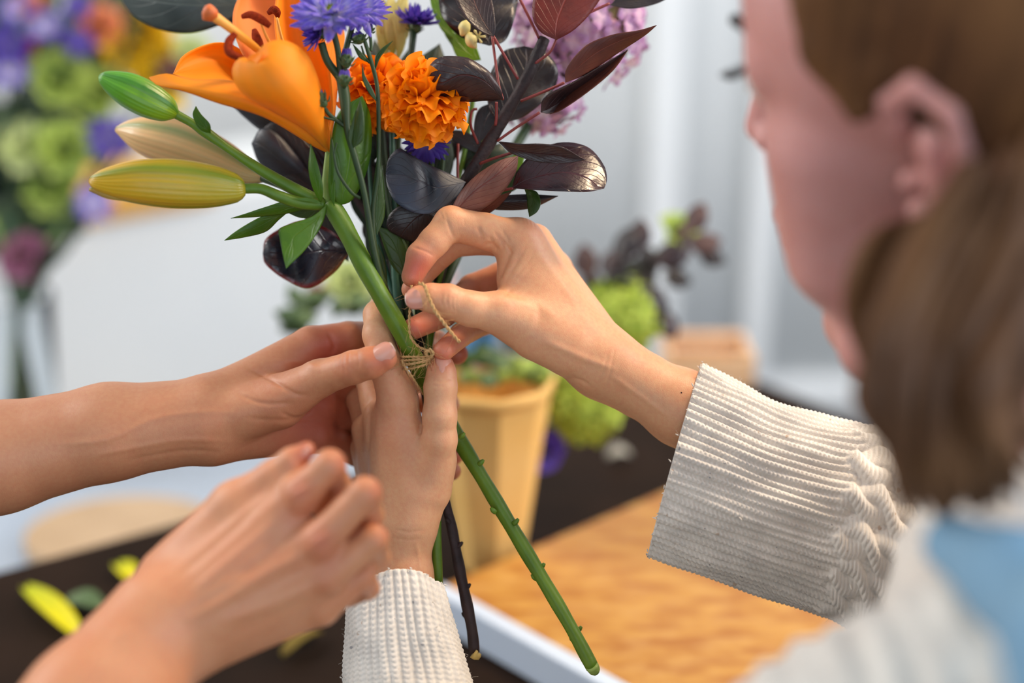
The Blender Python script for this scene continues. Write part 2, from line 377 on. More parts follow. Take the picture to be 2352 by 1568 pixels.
def nail(parent, c, tip, wpx, lpx, z, z2=None, tilt=(0, 0), label=None):
    """a curved nail plate: c centre px, tip direction px, half width, half length; lies on the finger's front at depth z; tilt leans its normal (right, up)"""
    C = P(c[0], c[1], z); ax = P(c[0]+tip[0], c[1]+tip[1], z+(z2 or 0))-C; ax /= np.linalg.norm(ax)
    nn = camvec(tilt[0], tilt[1], -1); nn -= ax*(nn@ax); nn /= np.linalg.norm(nn); sd = np.cross(ax, nn)
    W, L = R(wpx, z), R(lpx, z); nu, nv = 13, 15; V = []
    for j in range(nv):
        s = -1+2*j/(nv-1)
        ww = W*(1-.12*s*s) if s > 0 else W*math.sqrt(max(0, 1-(abs(s)**3.2)))*1.0
        if s > .55: ww *= math.sqrt(max(0.02, 1-((s-.55)/.52)**2))*.6+.4
        for i in range(nu):
            u = -1+2*i/(nu-1); an = u*1.0
            V.append(C+ax*(s*L+(.12*L*(1-u*u) if s > .5 else 0))+sd*(math.sin(an)/math.sin(1.0))*ww-nn*(1-math.cos(an))*W*1.25-nn*(.0006*s*s*1.2))
    o = obj('fingernail', mesh(V, grid_faces(nu, nv)), M_nail, parent, solid=.0004)
    e = [V[(nv-1)*nu+i]+nn*.0001 for i in range(1, nu-1)]; tube('free_edge', [tuple(p)+(.00035,) for p in e], M_rim, o, 5, 20)
    return o
vx = .00075
# woman in cream sweater -------------------------------------------------
wo = empty('person', 'woman with brown hair in a cream cable knit sweater tying the twine', 'person', (.55, .35, 0))
h1 = Body(vx)
palm = [([(1192, 554, 6, 46), (1375, 820, 8, 60)]), ([(1226, 556, 26, 43), (1385, 815, 20, 60)]), ([(1268, 612, 46, 42), (1390, 830, 30, 55)]),
        ([(1275, 690, 58, 38), (1375, 850, 34, 50)]), ([(1192, 560, 6, 44), (1192, 640, 2, 50), (1262, 745, 2, 62)]), ([(1141, 718, -12, 48), (1230, 765, -4, 60), (1308, 802, 0, 62), (1387, 838, 10, 70)])]
for c in palm: h1.add(c, k=.012)
h1.add([(1387, 838, 12, 72), (1463, 878, 14, 70), (1566, 936, 14, 84), (1720, 1010, 16, 96), (1850, 1080, 20, 100)], k=.01, kj=.008)
h1.add([(1192, 552, 5, 45), (1112, 531, 0, 41), (1036, 513, -4, 39), (996, 556, -8, 34), (967, 588, -10, 32.5), (948, 634, -10, 26)], k=.004, kj=.0025)
h1.add([(1226, 558, 28, 43), (1110, 548, 26, 37), (1040, 556, 22, 35), (985, 610, 14, 30), (946, 664, 4, 24)], k=.0015)
h1.add([(1275, 620, 50, 42), (1150, 638, 50, 36), (1085, 662, 46, 33), (1020, 722, 20, 29), (952, 753, -4, 26)], k=.0015)
h1.add([(1280, 680, 60, 38), (1190, 720, 60, 33), (1105, 742, 46, 29), (1058, 770, 14, 27), (1019, 805, -14, 24)], k=.0015)
h1.add([(1200, 740, -8, 56), (1141, 717, -14, 47), (1080, 709, -20, 39.5), (1027, 691, -23, 38), (990, 684, -24, 32), (962, 682, -24, 27)], k=.001, kj=.003)
v, f = h1.build()
L1 = [([(1096, 518), (1108, 545), (1104, 562)], 5, -.7, -20, 20), ([(1025, 500), (1036, 530), (1044, 550)], 4, -.5, -30, 8), ([(945, 566), (975, 576), (998, 588)], 3, -.4, -40, 8),
      ([(1018, 672), (1014, 690), (1020, 708)], 2.5, -.35, -60, 0), ([(1030, 668), (1026, 690), (1032, 712)], 2.5, -.35, -60, 0), ([(1040, 680), (1038, 700), (1044, 716)], 2.2, -.25, -60, 0),
      ([(1140, 650), (1158, 610), (1172, 575), (1180, 560)], 7, -1.0, -30, 20), ([(1150, 665), (1180, 615), (1196, 570)], 6, -.5, -30, 20), ([(1108, 565), (1128, 560), (1150, 580)], 5, -.6, -30, 25),
      ([(1122, 540), (1134, 560), (1140, 582)], 4, -.5, -30, 25), ([(1134, 530), (1150, 552), (1158, 575)], 4, -.4, -30, 25), ([(1150, 524), (1164, 545), (1170, 560)], 4, -.35, -30, 20),
      ([(1135, 710), (1170, 690), (1230, 700), (1290, 740)], 14, .7, -40, 20), ([(1240, 780), (1290, 800), (1350, 826), (1420, 850)], 9, .8, -40, 20),
      ([(1125, 770), (1150, 790), (1180, 800)], 4, -.5, -40, 20), ([(1275, 868), (1330, 872), (1360, 890)], 5, -.6, -40, 30),
      ([(1215, 555), (1290, 650), (1380, 780)], 10, .35, -40, 30), ([(1400, 860), (1450, 895), (1540, 960)], 6, .5, -40, 30)]
L1 += [([(1000, 590), (1020, 612), (1042, 620)], 2.5, -.3, -20, 40), ([(1160, 640), (1190, 600), (1212, 560)], 3, -.35, -30, 20), ([(1172, 650), (1210, 606), (1230, 575)], 3, -.3, -30, 20), ([(1150, 545), (1168, 570), (1176, 590)], 3, -.35, -30, 20), ([(1148, 690), (1200, 640), (1230, 600)], 4, -.3, -30, 20),
       ([(1400, 800), (1385, 850), (1370, 885)], 3, -.25, -40, 40), ([(1412, 800), (1400, 860), (1385, 900)], 3, -.25, -40, 40), ([(1050, 676), (1047, 700), (1052, 722)], 2, -.2, -60, 0), ([(1065, 500), (1068, 520)], 2, -.15, -40, 20), ([(1010, 484), (1018, 506)], 2, -.2, -40, 20), ([(1020, 482), (1027, 504)], 2, -.2, -40, 20)]
for k in range(7): L1.append(([(1178+k*9, 488+k*3), (1184+k*9, 508+k*3)], 2, -.18, -40, 20))
v = relief(v, f, L1)
h2 = Body(vx)
for c in ([(915, 925, -4, 46), (930, 1190, 0, 56)], [(874, 960, 8, 42), (915, 1220, 8, 55)], [(845, 985, 24, 38), (905, 1240, 20, 50)], [(838, 1030, 40, 34), (900, 1250, 28, 45)], [(1000, 1055, -2, 46), (975, 1130, 0, 56), (948, 1200, 2, 56)], [(930, 1000, 0, 42), (985, 1060, 0, 44)]):
    h2.add(c, k=.010)
h2.add([(928, 1230, 6, 62), (926, 1330, 4, 66), (926, 1450, -2, 70), (925, 1600, -10, 74)], k=.008, kj=.006)
h2.add([(985, 1120, 0, 52), (1008, 1010, -10, 41), (1010, 955, -13, 38), (1012, 888, -13, 37), (1014, 856, -11, 32), (1014, 838, -9, 27)], k=.003, kj=.003)
h2.add([(914, 920, -5, 46), (887, 840, -6, 38), (868, 768, 0, 34), (866, 722, 9, 30), (880, 690, 26, 24)], k=.003, kj=.003)
h2.add([(872, 950, 15, 40), (850, 870, 26, 35), (880, 800, 45, 31), (930, 800, 55, 27)])
h2.add([(850, 985, 30, 36), (828, 920, 48, 32), (880, 880, 66, 28), (950, 880, 66, 25)])
h2.add([(840, 1035, 48, 32), (833, 975, 62, 28), (890, 960, 80, 24), (940, 955, 80, 22)])
v2, f2 = h2.build()
v2 = relief(v2, f2, [([(846, 895), (848, 980), (842, 1080), (850, 1200)], 5, -.7, -40, 60), ([(862, 900), (868, 1000), (880, 1120)], 9, .6, -40, 60), ([(967, 972), (965, 985), (962, 1000)], 4, -1.2, -60, 40),
      ([(985, 868), (1010, 875), (1040, 868)], 3, -.3, -60, 20), ([(985, 880), (1010, 887), (1042, 880)], 3, -.25, -60, 20), ([(905, 1215), (940, 1222), (975, 1215)], 3, -.25, -60, 20), ([(900, 1235), (940, 1240), (975, 1235)], 3, -.25, -60, 20),
      ([(955, 1240), (962, 1280), (968, 1320)], 5, .5, -60, 40), ([(805, 1060), (818, 1100), (826, 1140)], 5, -.6, -60, 70)])
# the rest of her skin: head, neck, arms under the sweater -- one frame for the head
fh = camvec(-.78, .04, .62); fh /= np.linalg.norm(fh); uh = camvec(-.22, .91, -.34); uh -= fh*(uh@fh); uh /= np.linalg.norm(uh); lh = np.cross(uh, fh)
EAR = P(2120, 420, -269); HO = EAR-lh*.075
def H(x, y, z): return HO+fh*x+lh*y+uh*z
hd = Body(.0022)
def ha(ch, k=.012, kj=.01): hd.add([tuple(H(*q[:3]))+(q[3],) for q in ch], k, kj, px=False)
ha([(-.035, .012, .055, .072), (.02, .008, .06, .070)]); ha([(-.035, -.012, .055, .072), (.02, -.008, .06, .070)])
ha([(.030, 0, .070, .064), (.032, 0, .04, .063), (.042, 0, -.01, .054)]); ha([(.045, .024, .0, .036), (.052, .012, -.055, .034)]); ha([(.045, -.024, .0, .036), (.052, -.012, -.055, .034)])
ha([(.0, .050, -.050, .020), (.045, .032, -.088, .020), (.070, .0, -.092, .017)]); ha([(.0, -.050, -.050, .020), (.045, -.032, -.088, .020), (.070, 0, -.092, .017)])
ha([(.055, .040, .005, .026), (.060, .034, -.045, .024)]); ha([(.055, -.040, .005, .026), (.060, -.034, -.045, .024)])
ha([(.092, 0, .040, .007), (.107, 0, .006, .0085)], .008); ha([(.100, .010, .002, .006)], .006); ha([(.100, -.010, .002, .006)], .006)
ha([(.080, .018, .040, .014), (.070, .045, .044, .012)], .01); ha([(.080, -.018, .040, .014), (.070, -.045, .044, .012)], .01)
ha([(.093, .016, -.040, .006), (.099, 0, -.037, .007), (.093, -.016, -.040, .006)], .004); ha([(.092, .014, -.050, .0065), (.096, 0, -.050, .008), (.092, -.014, -.050, .0065)], .004)
ha([(-.02, 0, -.03, .056), (-.045, 0, -.12, .050), (-.05, 0, -.19, .056)])
for s in (1, -1):   # ears: helix ring, lobe, tragus
    E_ = [(.010, .070, .020), (.008, .076, .034), (-.006, .082, .040), (-.020, .085, .030), (-.022, .084, .008), (-.012, .079, -.012), (-.002, .074, -.022), (.004, .072, -.012)]
    ha([(a, s*b, c, .0052) for a, b, c in E_], .003, .002); ha([(-.008, s*.072, .015, .010), (-.008, s*.072, -.004, .008)], .003, .002); ha([(.006, s*.072, .0, .005)], .003)
v3, f3 = hd.build()
arm = Body(.003)
arm.add([(1840, 1075, 20, 98), (2230, 1250, 30, 130)], .01, .01)
arm.add([(925, 1590, -8, 72), (1000, 2000, -60, 110), (1250, 2350, -140, 150)], .01, .01)
v4, f4 = arm.build()
BL = [(955, 615, -18, 48, 1.1), (985, 550, -14, 26, .15), (951, 752, -8, 40, 1.0), (1019, 806, -14, 44, 1.0), (1050, 780, 0, 40, .5), (990, 740, 5, 40, .5), (940, 670, -4, 34, .7), (1027, 660, -30, 30, .25), (1225, 520, 0, 40, .35), (1014, 840, -25, 30, .35),
      (870, 930, -10, 60, .2), (900, 1000, -8, 60, .2), (1100, 565, 0, 40, .25), (1150, 650, 10, 40, .3), (1110, 640, 40, 80, .45), (1750, 450, -280, 200, .6), (1850, 350, -290, 200, .5), (2110, 400, -290, 80, .5)]
body = skin_object('body', [(v, f), (v2, f2), (v3, f3), (v4, f4)], SK1, wo, BL)
body.data.materials.append(SK3)
mi = np.zeros(len(body.data.polygons), np.int32); mi[len(f)+len(f2):len(f)+len(f2)+len(f3)] = 1; body.data.polygons.foreach_set('material_index', mi)
nail(body, (962, 683), (-10, 1.0), 25, 28, -31.2, tilt=(-.12, .08)); nail(body, (1018, 834), (1.2, -10), 20, 24, -17.6, z2=1.5, tilt=(.12, .08))
# mole on her wrist
_i = np.argmin(np.hypot(*(PX(np.array([v_.co for v_ in body.data.vertices]))[:, :2]-[1566, 901]).T)+np.array([0 if v_.normal.y < 0 else 99 for v_ in body.data.vertices])); MOLE = np.array(body.data.vertices[int(_i)].co)
def blob(name, c, r, m, parent, sc=(1, 1, 1), seg=10):
    bm = bmesh.new(); bmesh.ops.create_uvsphere(bm, u_segments=seg, v_segments=max(5, seg*2//3), radius=1)
    me = bpy.data.meshes.new(name); bm.to_mesh(me); bm.free(); V = np.array([x.co for x in me.vertices])*r*np.array(sc)+c
    for x, y in zip(me.vertices, V): x.co = y
    for p in me.polygons: p.use_smooth = True
    return obj(name, me, m, parent)
tag(blob('mole', MOLE, .00045, plain('mole', (70, 34, 24), None, .6), body), kind=None)
# second florist ----------------------------------------------------------
flo = empty('person', 'second florist with bare forearms steadying the bouquet from the left', 'person', (-.6, .55, 0))
h3 = Body(vx)
for c in ([(715, 795, 28, 46), (500, 930, 12, 68)], [(722, 858, 38, 44), (490, 950, 12, 78)], [(735, 928, 42, 44), (480, 970, 12, 78)], [(728, 1000, 40, 41), (500, 995, 12, 66)]): h3.add(c, k=.010)
h3.add([(470, 965, 10, 97), (250, 992, 8, 108), (0, 1050, 5, 124), (-350, 1130, -10, 145)], k=.008, kj=.008)
h3.add([(520, 955, 5, 70), (640, 922, 2, 62), (735, 868, -8, 42), (813, 843, -20, 37), (850, 833, -24, 35.5), (882, 822, -25, 30)], k=.004, kj=.003)
h3.add([(715, 795, 28, 46), (800, 776, 34, 38), (900, 772, 62, 36), (1000, 790, 62, 32), (1050, 812, 46, 25)], k=.002)
h3.add([(725, 860, 38, 44), (830, 895, 64, 37), (950, 915, 92, 34), (1030, 928, 66, 26)], k=.002)
h3.add([(735, 930, 42, 44), (830, 972, 74, 35), (950, 1010, 90, 33), (1040, 1044, 58, 25)], k=.002)
h3.add([(730, 1000, 40, 40), (820, 1040, 66, 31), (930, 1084, 80, 27), (1038, 1082, 50, 21)], k=.002)
v, f = h3.build()
L3 = [([(783, 808), (779, 830), (783, 856)], 3, -.35, -60, 10), ([(792, 806), (788, 832), (794, 862)], 3, -.4, -60, 10), ([(802, 804), (800, 830), (806, 852)], 3, -.35, -60, 10), ([(820, 800), (824, 830), (822, 850)], 3, -.3, -60, 10),
      ([(560, 840), (620, 870), (680, 905), (715, 905)], 5, -.8, -60, 30), ([(540, 900), (600, 925), (680, 925)], 5, -.5, -60, 30), ([(560, 960), (640, 965), (740, 960)], 6, -.6, -60, 60), ([(640, 945), (680, 960), (720, 945)], 5, -.6, -60, 60),
      ([(100, 1020), (240, 1010), (360, 960), (480, 945), (560, 950)], 8, .5, -80, 60), ([(200, 1050), (300, 1030), (420, 1010), (540, 1015)], 7, .45, -80, 60), ([(280, 1060), (420, 1035), (520, 1040)], 6, -.5, -80, 60),
      ([(752, 760), (768, 790), (760, 815)], 6, -.9, -60, 50), ([(620, 830), (690, 830), (740, 850)], 10, .6, -60, 30)]
v = relief(v, f, L3)
h4 = Body(.00085)
for c in ([(682, 1140, -135, 42), (400, 1390, -135, 82)], [(735, 1243, -140, 43), (380, 1435, -140, 88)], [(752, 1322, -134, 42), (400, 1465, -136, 84)], [(736, 1396, -122, 40), (440, 1480, -126, 72)]): h4.add(c, k=.014)
h4.add([(350, 1420, -142, 104), (190, 1610, -170, 128), (40, 1800, -200, 150), (-250, 2100, -230, 180)], k=.012, kj=.008)
h4.add([(395, 1480, -138, 82), (300, 1620, -165, 104), (180, 1790, -195, 130)], k=.012, kj=.008)
h4.add([(400, 1330, -122, 84), (545, 1165, -124, 62), (630, 1095, -128, 38), (670, 1060, -130, 30), (704, 1034, -130, 20)], k=.008, kj=.004)
h4.add([(690, 1132, -140, 42), (757, 1068, -142, 35), (772, 1108, -116, 30), (740, 1160, -100, 27)], k=.004, kj=.003)
h4.add([(735, 1240, -145, 44), (838, 1132, -148, 36), (850, 1182, -120, 30), (810, 1230, -105, 27)], k=.004, kj=.003)
h4.add([(755, 1320, -138, 41), (858, 1238, -140, 32), (866, 1280, -115, 28), (830, 1310, -100, 25)], k=.004, kj=.003)
h4.add([(740, 1395, -125, 39), (832, 1322, -125, 30), (845, 1350, -105, 25), (805, 1370, -95, 23)], k=.004, kj=.003)
v2, f2 = h4.build()
L4 = [([(680, 1150), (600, 1225), (500, 1310), (420, 1380)], 10, 1.1, -300, -60), ([(725, 1255), (620, 1310), (500, 1385), (420, 1430)], 9, 1.3, -300, -60), ([(745, 1330), (640, 1380), (500, 1430)], 9, 1.0, -300, -60),
      ([(700, 1190), (620, 1270), (520, 1340)], 12, -1.2, -300, -60), ([(725, 1290), (620, 1345), (500, 1410)], 12, -1.0, -300, -60), ([(730, 1365), (640, 1410), (520, 1460)], 12, -.8, -300, -60),
      ([(600, 1330), (540, 1330), (460, 1370), (390, 1400)], 9, .35, -300, -60),
      ([(640, 1105), (560, 1180), (440, 1280), (360, 1340)], 9, .7, -300, -60), ([(600, 1150), (520, 1230), (400, 1330)], 10, -.8, -300, -60), ([(672, 1048), (690, 1060)], 4, -.5, -300, -60),
      ([(688, 1122), (694, 1132)], 22, 1.6, -300, -60), ([(733, 1232), (740, 1242)], 22, 1.5, -300, -60), ([(300, 1420), (240, 1500), (180, 1590)], 12, .9, -300, -60)]
v2 = relief(v2, f2, L4)
BL = [(885, 822, -35, 48, .8), (760, 790, 20, 60, .9), (800, 845, -25, 26, .5), (660, 900, 0, 60, .25), (740, 970, 40, 120, .8), (640, 1000, 30, 100, .4), (1050, 812, 46, 60, 1), (1038, 1050, 50, 60, .8), (740, 870, 20, 60, .7),
      (689, 1125, -150, 34, .5), (739, 1240, -155, 38, .55), (690, 1170, -140, 40, .4), (750, 1270, -145, 40, .45), (706, 1035, -135, 40, .8), (780, 1062, -145, 34, .5), (865, 1128, -150, 36, .5), (875, 1225, -140, 30, .4), (750, 1330, -140, 40, .35), (600, 1250, -150, 90, .15), (835, 1350, -120, 50, .4)]
body2 = skin_object('body', [(v, f), (v2, f2)], SK2, flo, BL)
nail(body2, (875, 811), (9, -6), 23, 28, -32.6, tilt=(.10, .28)); nail(body2, (694, 1040), (8, -8), 10, 17, -134.5, tilt=(-.2, .5))
# ------------------------------------------------------------------ knitted sweater and hair
t = NT('cream wool'); 
f = t.ramp(t.noise(60, 4), .35, .65); c = t.mix(f, srgb((236, 228, 217)), srgb((218, 210, 200)))
sp = t.math('GREATER_THAN', t.noise(170, 2), .735); c = t.mix(t.math('MULTIPLY', sp, .55), c, srgb((178, 140, 104)))
sp = t.math('GREATER_THAN', t.noise(210, 1), .775); c = t.mix(t.math('MULTIPLY', sp, .6), c, srgb((96, 98, 112)))
t.l(c, t.b.inputs['Base Color']); t.b.inputs['Roughness'].default_value = .9; t.b.inputs['Specular IOR Level'].default_value = .15; t.b.inputs['Sheen Weight'].default_value = .3
t.bump(t.noise(1500, 3), .5, .0006); M_wool = t.m
def sleeve(rings, ribs, per, length, stitch, amp, rib_end=9, cables=(), inner=.0028):
    rg = np.array(rings, float); nv = int(length/stitch*5.5); nu = ribs*per
    # resample ring parameters along the length
    C = np.array([P(*r[:3]) for r in rg]); S = np.array([P(r[0]+r[3], r[1]+r[4], r[2])-P(*r[:3]) for r in rg]); Fv = np.array([P(r[0]+r[5], r[1]+r[6], r[2]+r[7])-P(*r[:3]) for r in rg])
    al = catmull(np.hstack([C, S, Fv]), nv); C, S, Fv = al[:, :3], al[:, 3:6], al[:, 6:]
    # arc length spacing of theta on the mean ellipse
    th = np.linspace(0, 2*math.pi, 2000); a, b = np.linalg.norm(S, axis=1).mean(), np.linalg.norm(Fv, axis=1).mean()
    L = np.r_[0, np.cumsum(np.hypot(a*np.diff(np.cos(th)), b*np.diff(np.sin(th))))]; circ = L[-1]; TH = np.interp(np.arange(nu)/nu*circ, L, th)
    V = C[:, None]+S[:, None]*np.cos(TH)[None, :, None]+Fv[:, None]*np.sin(TH)[None, :, None]
    F = grid_faces(nu, nv, True)
    Nn = vnormals(V.reshape(-1, 3), F).reshape(nv, nu, 3)
    out = V-C[:, None]; sg = np.sign(np.sum(out*Nn)); Nn = Nn*sg
    if sg < 0: F = F[:, ::-1]
    along = np.r_[0, np.cumsum(np.linalg.norm(np.diff(C, axis=0), axis=1))]
    s = (np.arange(nu)/per)[None, :]*np.ones((nv, 1)); T = along[:, None]*np.ones((1, nu))
    wob = .12*np.sin(T*60+3*np.sin(s*.7))
    x = (s+wob) % 1*2-1                                    # -1..1 across one rib
    tt = T/stitch
    leg = np.abs(np.sin(math.pi*(tt+.55*np.abs(x)*1.0)))   # slanted legs of each stitch
    rib = np.clip(np.cos(x*math.pi/2*1.28), 0, 1)**.65
    groove = np.exp(-(x/.10)**2)
    h = amp*(rib*(.66+.34*leg)-.2*groove*rib)+amp*.2*(1-rib)*np.abs(np.sin(math.pi*(tt+.5)))
    if cables:
        m = 1/(1+np.exp(-(T-rib_end-.004*np.sin(s*1.3))*900))
        cw = circ/ribs; hc = np.zeros_like(h)
        x2 = (s*1.6) % 1*2-1; base = amp*.45*(.4+.6*np.abs(np.sin(math.pi*(tt+.5*np.abs(x2)))))*np.clip(np.cos(x2*1.4), 0, 1)
        hc += base
        for sc, wd, ph in cables:
            ds = (s-sc)*cw
            for q in (0, math.pi):
                off = wd*.42*np.sin(2*math.pi*T/(wd*2.6)+ph+q); lift = math.pi
                z = np.cos(2*math.pi*T/(wd*2.6)+ph+q)
                r_ = np.clip(1-((ds-off)/(wd*.42))**2, 0, 1)
                st = .8+.2*np.abs(np.sin(math.pi*(tt*1.1+.5*np.abs(ds-off)/(wd*.42))))
                hc = np.maximum(hc, np.sqrt(r_)*st*(amp*1.5+amp*.6*z)*(r_ > 0))
        h = h*(1-m)+hc*m
    V = V+Nn*h[..., None]
    # gentle unevenness of hand knitting
    V += Nn*(.0007*np.sin(T*90+s*.9)+.0005*np.sin(T*37-s*1.7))[..., None]
    # the hem rolls in to an inner face
    rows = []; 
    for k, (ins, vv) in enumerate(((inner, 22), (inner, 8), (inner*.9, 3), (inner*.4, 0))):
        rows.append(C[vv][None]+(S[vv][None]*np.cos(TH)[:, None]+Fv[vv][None]*np.sin(TH)[:, None])*(1-ins/((a+b)/2)))
    V2 = np.concatenate([np.array(rows), V], 0); F = grid_faces(nu, nv+4, True)
    if sg < 0: F = F[:, ::-1]
    return V2.reshape(-1, 3), F
r_rings = [(1550, 1055, 12, 60, -215, -6, 4, -30), (1650, 1100, 12, 52, -212, 0, 0, -33), (1752, 1140, 12, 45, -206, 0, 0, -35), (1880, 1180, 14, 40, -212, 0, 0, -37), (2000, 1215, 14, 50, -225, 0, 0, -42),
           (2120, 1300, 16, 60, -240, 0, 0, -46), (2300, 1390, 14, 60, -260, 0, 0, -50)]
V1, F1 = sleeve(r_rings, 62, 8, .215, .0028, .0024, .104, [(8.5, .017, .4), (12.8, .016, 2.2), (17.2, .017, 1.1), (21.5, .016, 3.0), (26, .017, 2), (4.2, .016, .9)])
l_rings = [(909, 1384, -2, 108, -8, 2, -76, -22), (914, 1418, -4, 116, -4, 2, -56, -25), (924, 1480, -6, 126, 0, 0, -34, -29), (936, 1550, -8, 138, 0, 0, -22, -32), (950, 1640, -14, 150, 4, 0, -10, -36), (985, 1800, -30, 170, 10, 0, 0, -42)]
V2, F2 = sleeve(l_rings, 38, 9, .115, .0027, .0021)
def to_px(rows): return [tuple(P(x, y, z))+(R(r, z),) for x, y, z, r in rows]
tor = Body(.004)
tor.add([(2420, 1590, -300, 375), (1990, 1840, -300, 345), (1450, 2230, -220, 270)], .02, .02)
tor.add([(980, 1790, -30, 165), (1100, 2050, -100, 220), (1450, 2230, -220, 270)], .02, .02)
tor.add([(2330, 1345, -225, 265), (2620, 1330, -90, 300)], .02, .02); tor.add([(2290, 1385, 10, 225), (2620, 1330, -60, 290)], .02, .02)
tor.add([(2500, 1600, -250, 420), (2800, 2200, -260, 480), (2950, 2700, -300, 480)], .03, .03)
nb_ = H(-.05, 0, -.17); tor.add([tuple(nb_+lh*.05)+(.05,), tuple(nb_-lh*.05)+(.05,)], .02, .02, px=False)
V3, F3 = tor.build()
Nn = vnormals(V3, F3); V3 = V3+Nn*(.0022*np.sin(V3[:, 0]*420+8*V3[:, 2])*np.sin(V3[:, 2]*160))[:, None]
V = np.vstack([V1, V2, V3]); F = np.vstack([F1, F2+len(V1), F3+len(V1)+len(V2)])
sw = obj('sweater', mesh(V, F), M_wool, wo)
# loose fibres and pills on the two cuffs
def fibres(name, src, m, parent, n, ln, r, rng):
    parts = []
    for _ in range(n):
        i = rng.integers(len(src[0])); p = src[0][i]; d = src[1][i]*.8+rng.normal(0, .7, 3); d /= np.linalg.norm(d); b = rng.normal(0, .5, 3); L_ = ln*(.4+rng.random())
        q = [tuple(p+d*L_*t_+b*L_*t_*t_*.8)+(r,) for t_ in (0, .5, 1)]; parts.append(tube_data(q, 3, 4, cap=False))
    v_, f_, u_ = join(parts); return tag(obj(name, mesh(v_, f_, u_), m, parent), kind='stuff')
Na, Nb = vnormals(V1, F1), vnormals(V2, F2); k1 = np.arange(0, len(V1)); 
fibres('loose_fibre', (np.vstack([V1, V2]), np.vstack([Na, Nb])), M_wool, sw, 1500, .0022, .00006, RNG)
parts = []
for i in np.r_[np.arange(496*4, 496*8, 25), RNG.integers(0, len(V1), 60)]:
    p = V1[i]+Na[i]*.0006; d = RNG.normal(0, 1, 3)*.0006; parts.append(tube_data([tuple(p)+(.0002,), tuple(p+d)+(.0004,), tuple(p+d*2+Na[i]*.0004)+(.0001,)], 6, 6, cap=False))
for i in np.r_[np.arange(342*4, 342*7, 23), RNG.integers(0, len(V2), 40)]:
    p = V2[i]+Nb[i]*.0006; d = RNG.normal(0, 1, 3)*.0006; parts.append(tube_data([tuple(p)+(.0002,), tuple(p+d)+(.0004,), tuple(p+d*2+Nb[i]*.0004)+(.0001,)], 6, 6, cap=False))
v_, f_, u_ = join(parts); tag(obj('pill', mesh(v_, f_, u_), M_wool, sw), kind='stuff')
# pale blue apron strap and bib edge over the shoulder
M_denim = plain('washed blue apron cloth', (136, 170, 194), (116, 152, 178), .85, 30, .2, .3, 900)
ap = Body(.003); ap.add([(2190, 1250, -318, 70), (2330, 1330, -345, 110), (2450, 1480, -385, 130), (2480, 1750, -395, 150)], .01, .01); v_, f_ = ap.build(); obj('apron_strap', mesh(v_, f_), M_denim, wo)
# hair ---------------------------------------------------------------------
t = NT('brown hair'); u_, v_ = t.uv(); cb = t.n('ShaderNodeCombineXYZ'); t.l(t.math('MULTIPLY', u_, 6), cb.inputs[0]); t.l(t.math('MULTIPLY', v_, .7), cb.inputs[1])
ob = t.n('ShaderNodeObjectInfo'); f = t.ramp(t.noise(3, 4, cb.outputs[0]), .3, .7); g = t.ramp(t.noise(14, 3), .4, .7)
c = t.mix(f, srgb((54, 34, 22)), srgb((104, 68, 42))); c = t.mix(t.math('MULTIPLY', g, .4), c, srgb((146, 102, 62))); t.l(c, t.b.inputs['Base Color']); t.b.inputs['Roughness'].default_value = .5; t.b.inputs['Specular IOR Level'].default_value = .15
M_hair = t.m
hc = Body(.003)
def hh(ch, k=.012): hc.add([tuple(H(*q[:3]))+(q[3],) for q in ch], k, .01, px=False)
hh([(-.045, .0, .055, .088), (.004, 0, .082, .078)]); hh([(-.045, .018, .045, .074), (-.03, .014, .07, .076)]); hh([(-.07, 0, .0, .070), (-.085, 0, -.06, .055)]); hh([(.012, .034, .105, .050), (.030, .0, .120, .045)]); hh([(.022, .052, .095, .026), (.032, .067, .055, .012), (.022, .076, .030, .005)])
hh([(.020, .060, .070, .024), (.012, .072, .046, .010)]); hh([(-.045, .045, .01, .040), (-.05, .045, -.05, .034)])
v_, f_ = hc.build(); hp = [(v_, f_, np.stack([v_[:, 0]*12, v_[:, 2]*4], 1))]
rg = np.random.default_rng(3)
def lock(rows, seg=8): hp.append(tube_data(tpx(rows), seg, 26, mod=lambda a, s: 1+.22*np.cos(3*a+9*s)))
# falls behind the ear to the shoulder
for k in range(46):
    a = rg.random(); x0 = 2200+a*260; y0 = 300+rg.random()*330; z0 = -300-rg.random()*30
    x2 = 2065+a*340+rg.normal(0, 20); y2 = 1080+70*math.sin(a*5)+rg.normal(0, 40)+a*60; w_ = rg.normal(0, 26)
    xm = 2060+a*300-rg.random()*60
    lock([(x0, y0, z0, 26), (xm+40, y0+.33*(y2-y0), z0-8, 44), (xm-10+w_, y0+.62*(y2-y0), z0-12, 44), (xm+20-w_*.5, y0+.85*(y2-y0), z0-4, 34), (x2, y2, z0+6, 7)])
for k in range(7):   # lighter curl beside the jaw
    w_ = k*9
    lock([(2120+w_, 500+k*8, -285, 14), (2020+w_, 545, -290, 22), (1968+w_, 630, -292, 20), (1958+w_, 730, -290, 18), (1990+w_, 830, -288, 18), (2045+w_, 950, -286, 20), (2080+w_, 1060, -284, 8)])
for k in range(10):  # temple and crown strands
    s_ = k/9; q = [H(.035-.01*s_, .045+.02*s_, .122-.03*s_), H(.0, .070+.005*s_, .100-.02*s_), H(-.05, .075, .06), H(-.085, .055, .0), H(-.09, .04, -.06)]
    hp.append(tube_data([tuple(p)+(r_,) for p, r_ in zip(q, (.004, .010, .011, .011, .006))], 7, 24))
lock([(2010, 120, -262, 20), (2040, 180, -264, 22), (2062, 250, -266, 14), (2066, 300, -266, 4)])
v_, f_, u_ = join(hp); obj('hair', mesh(v_, f_, u_), M_hair, wo)
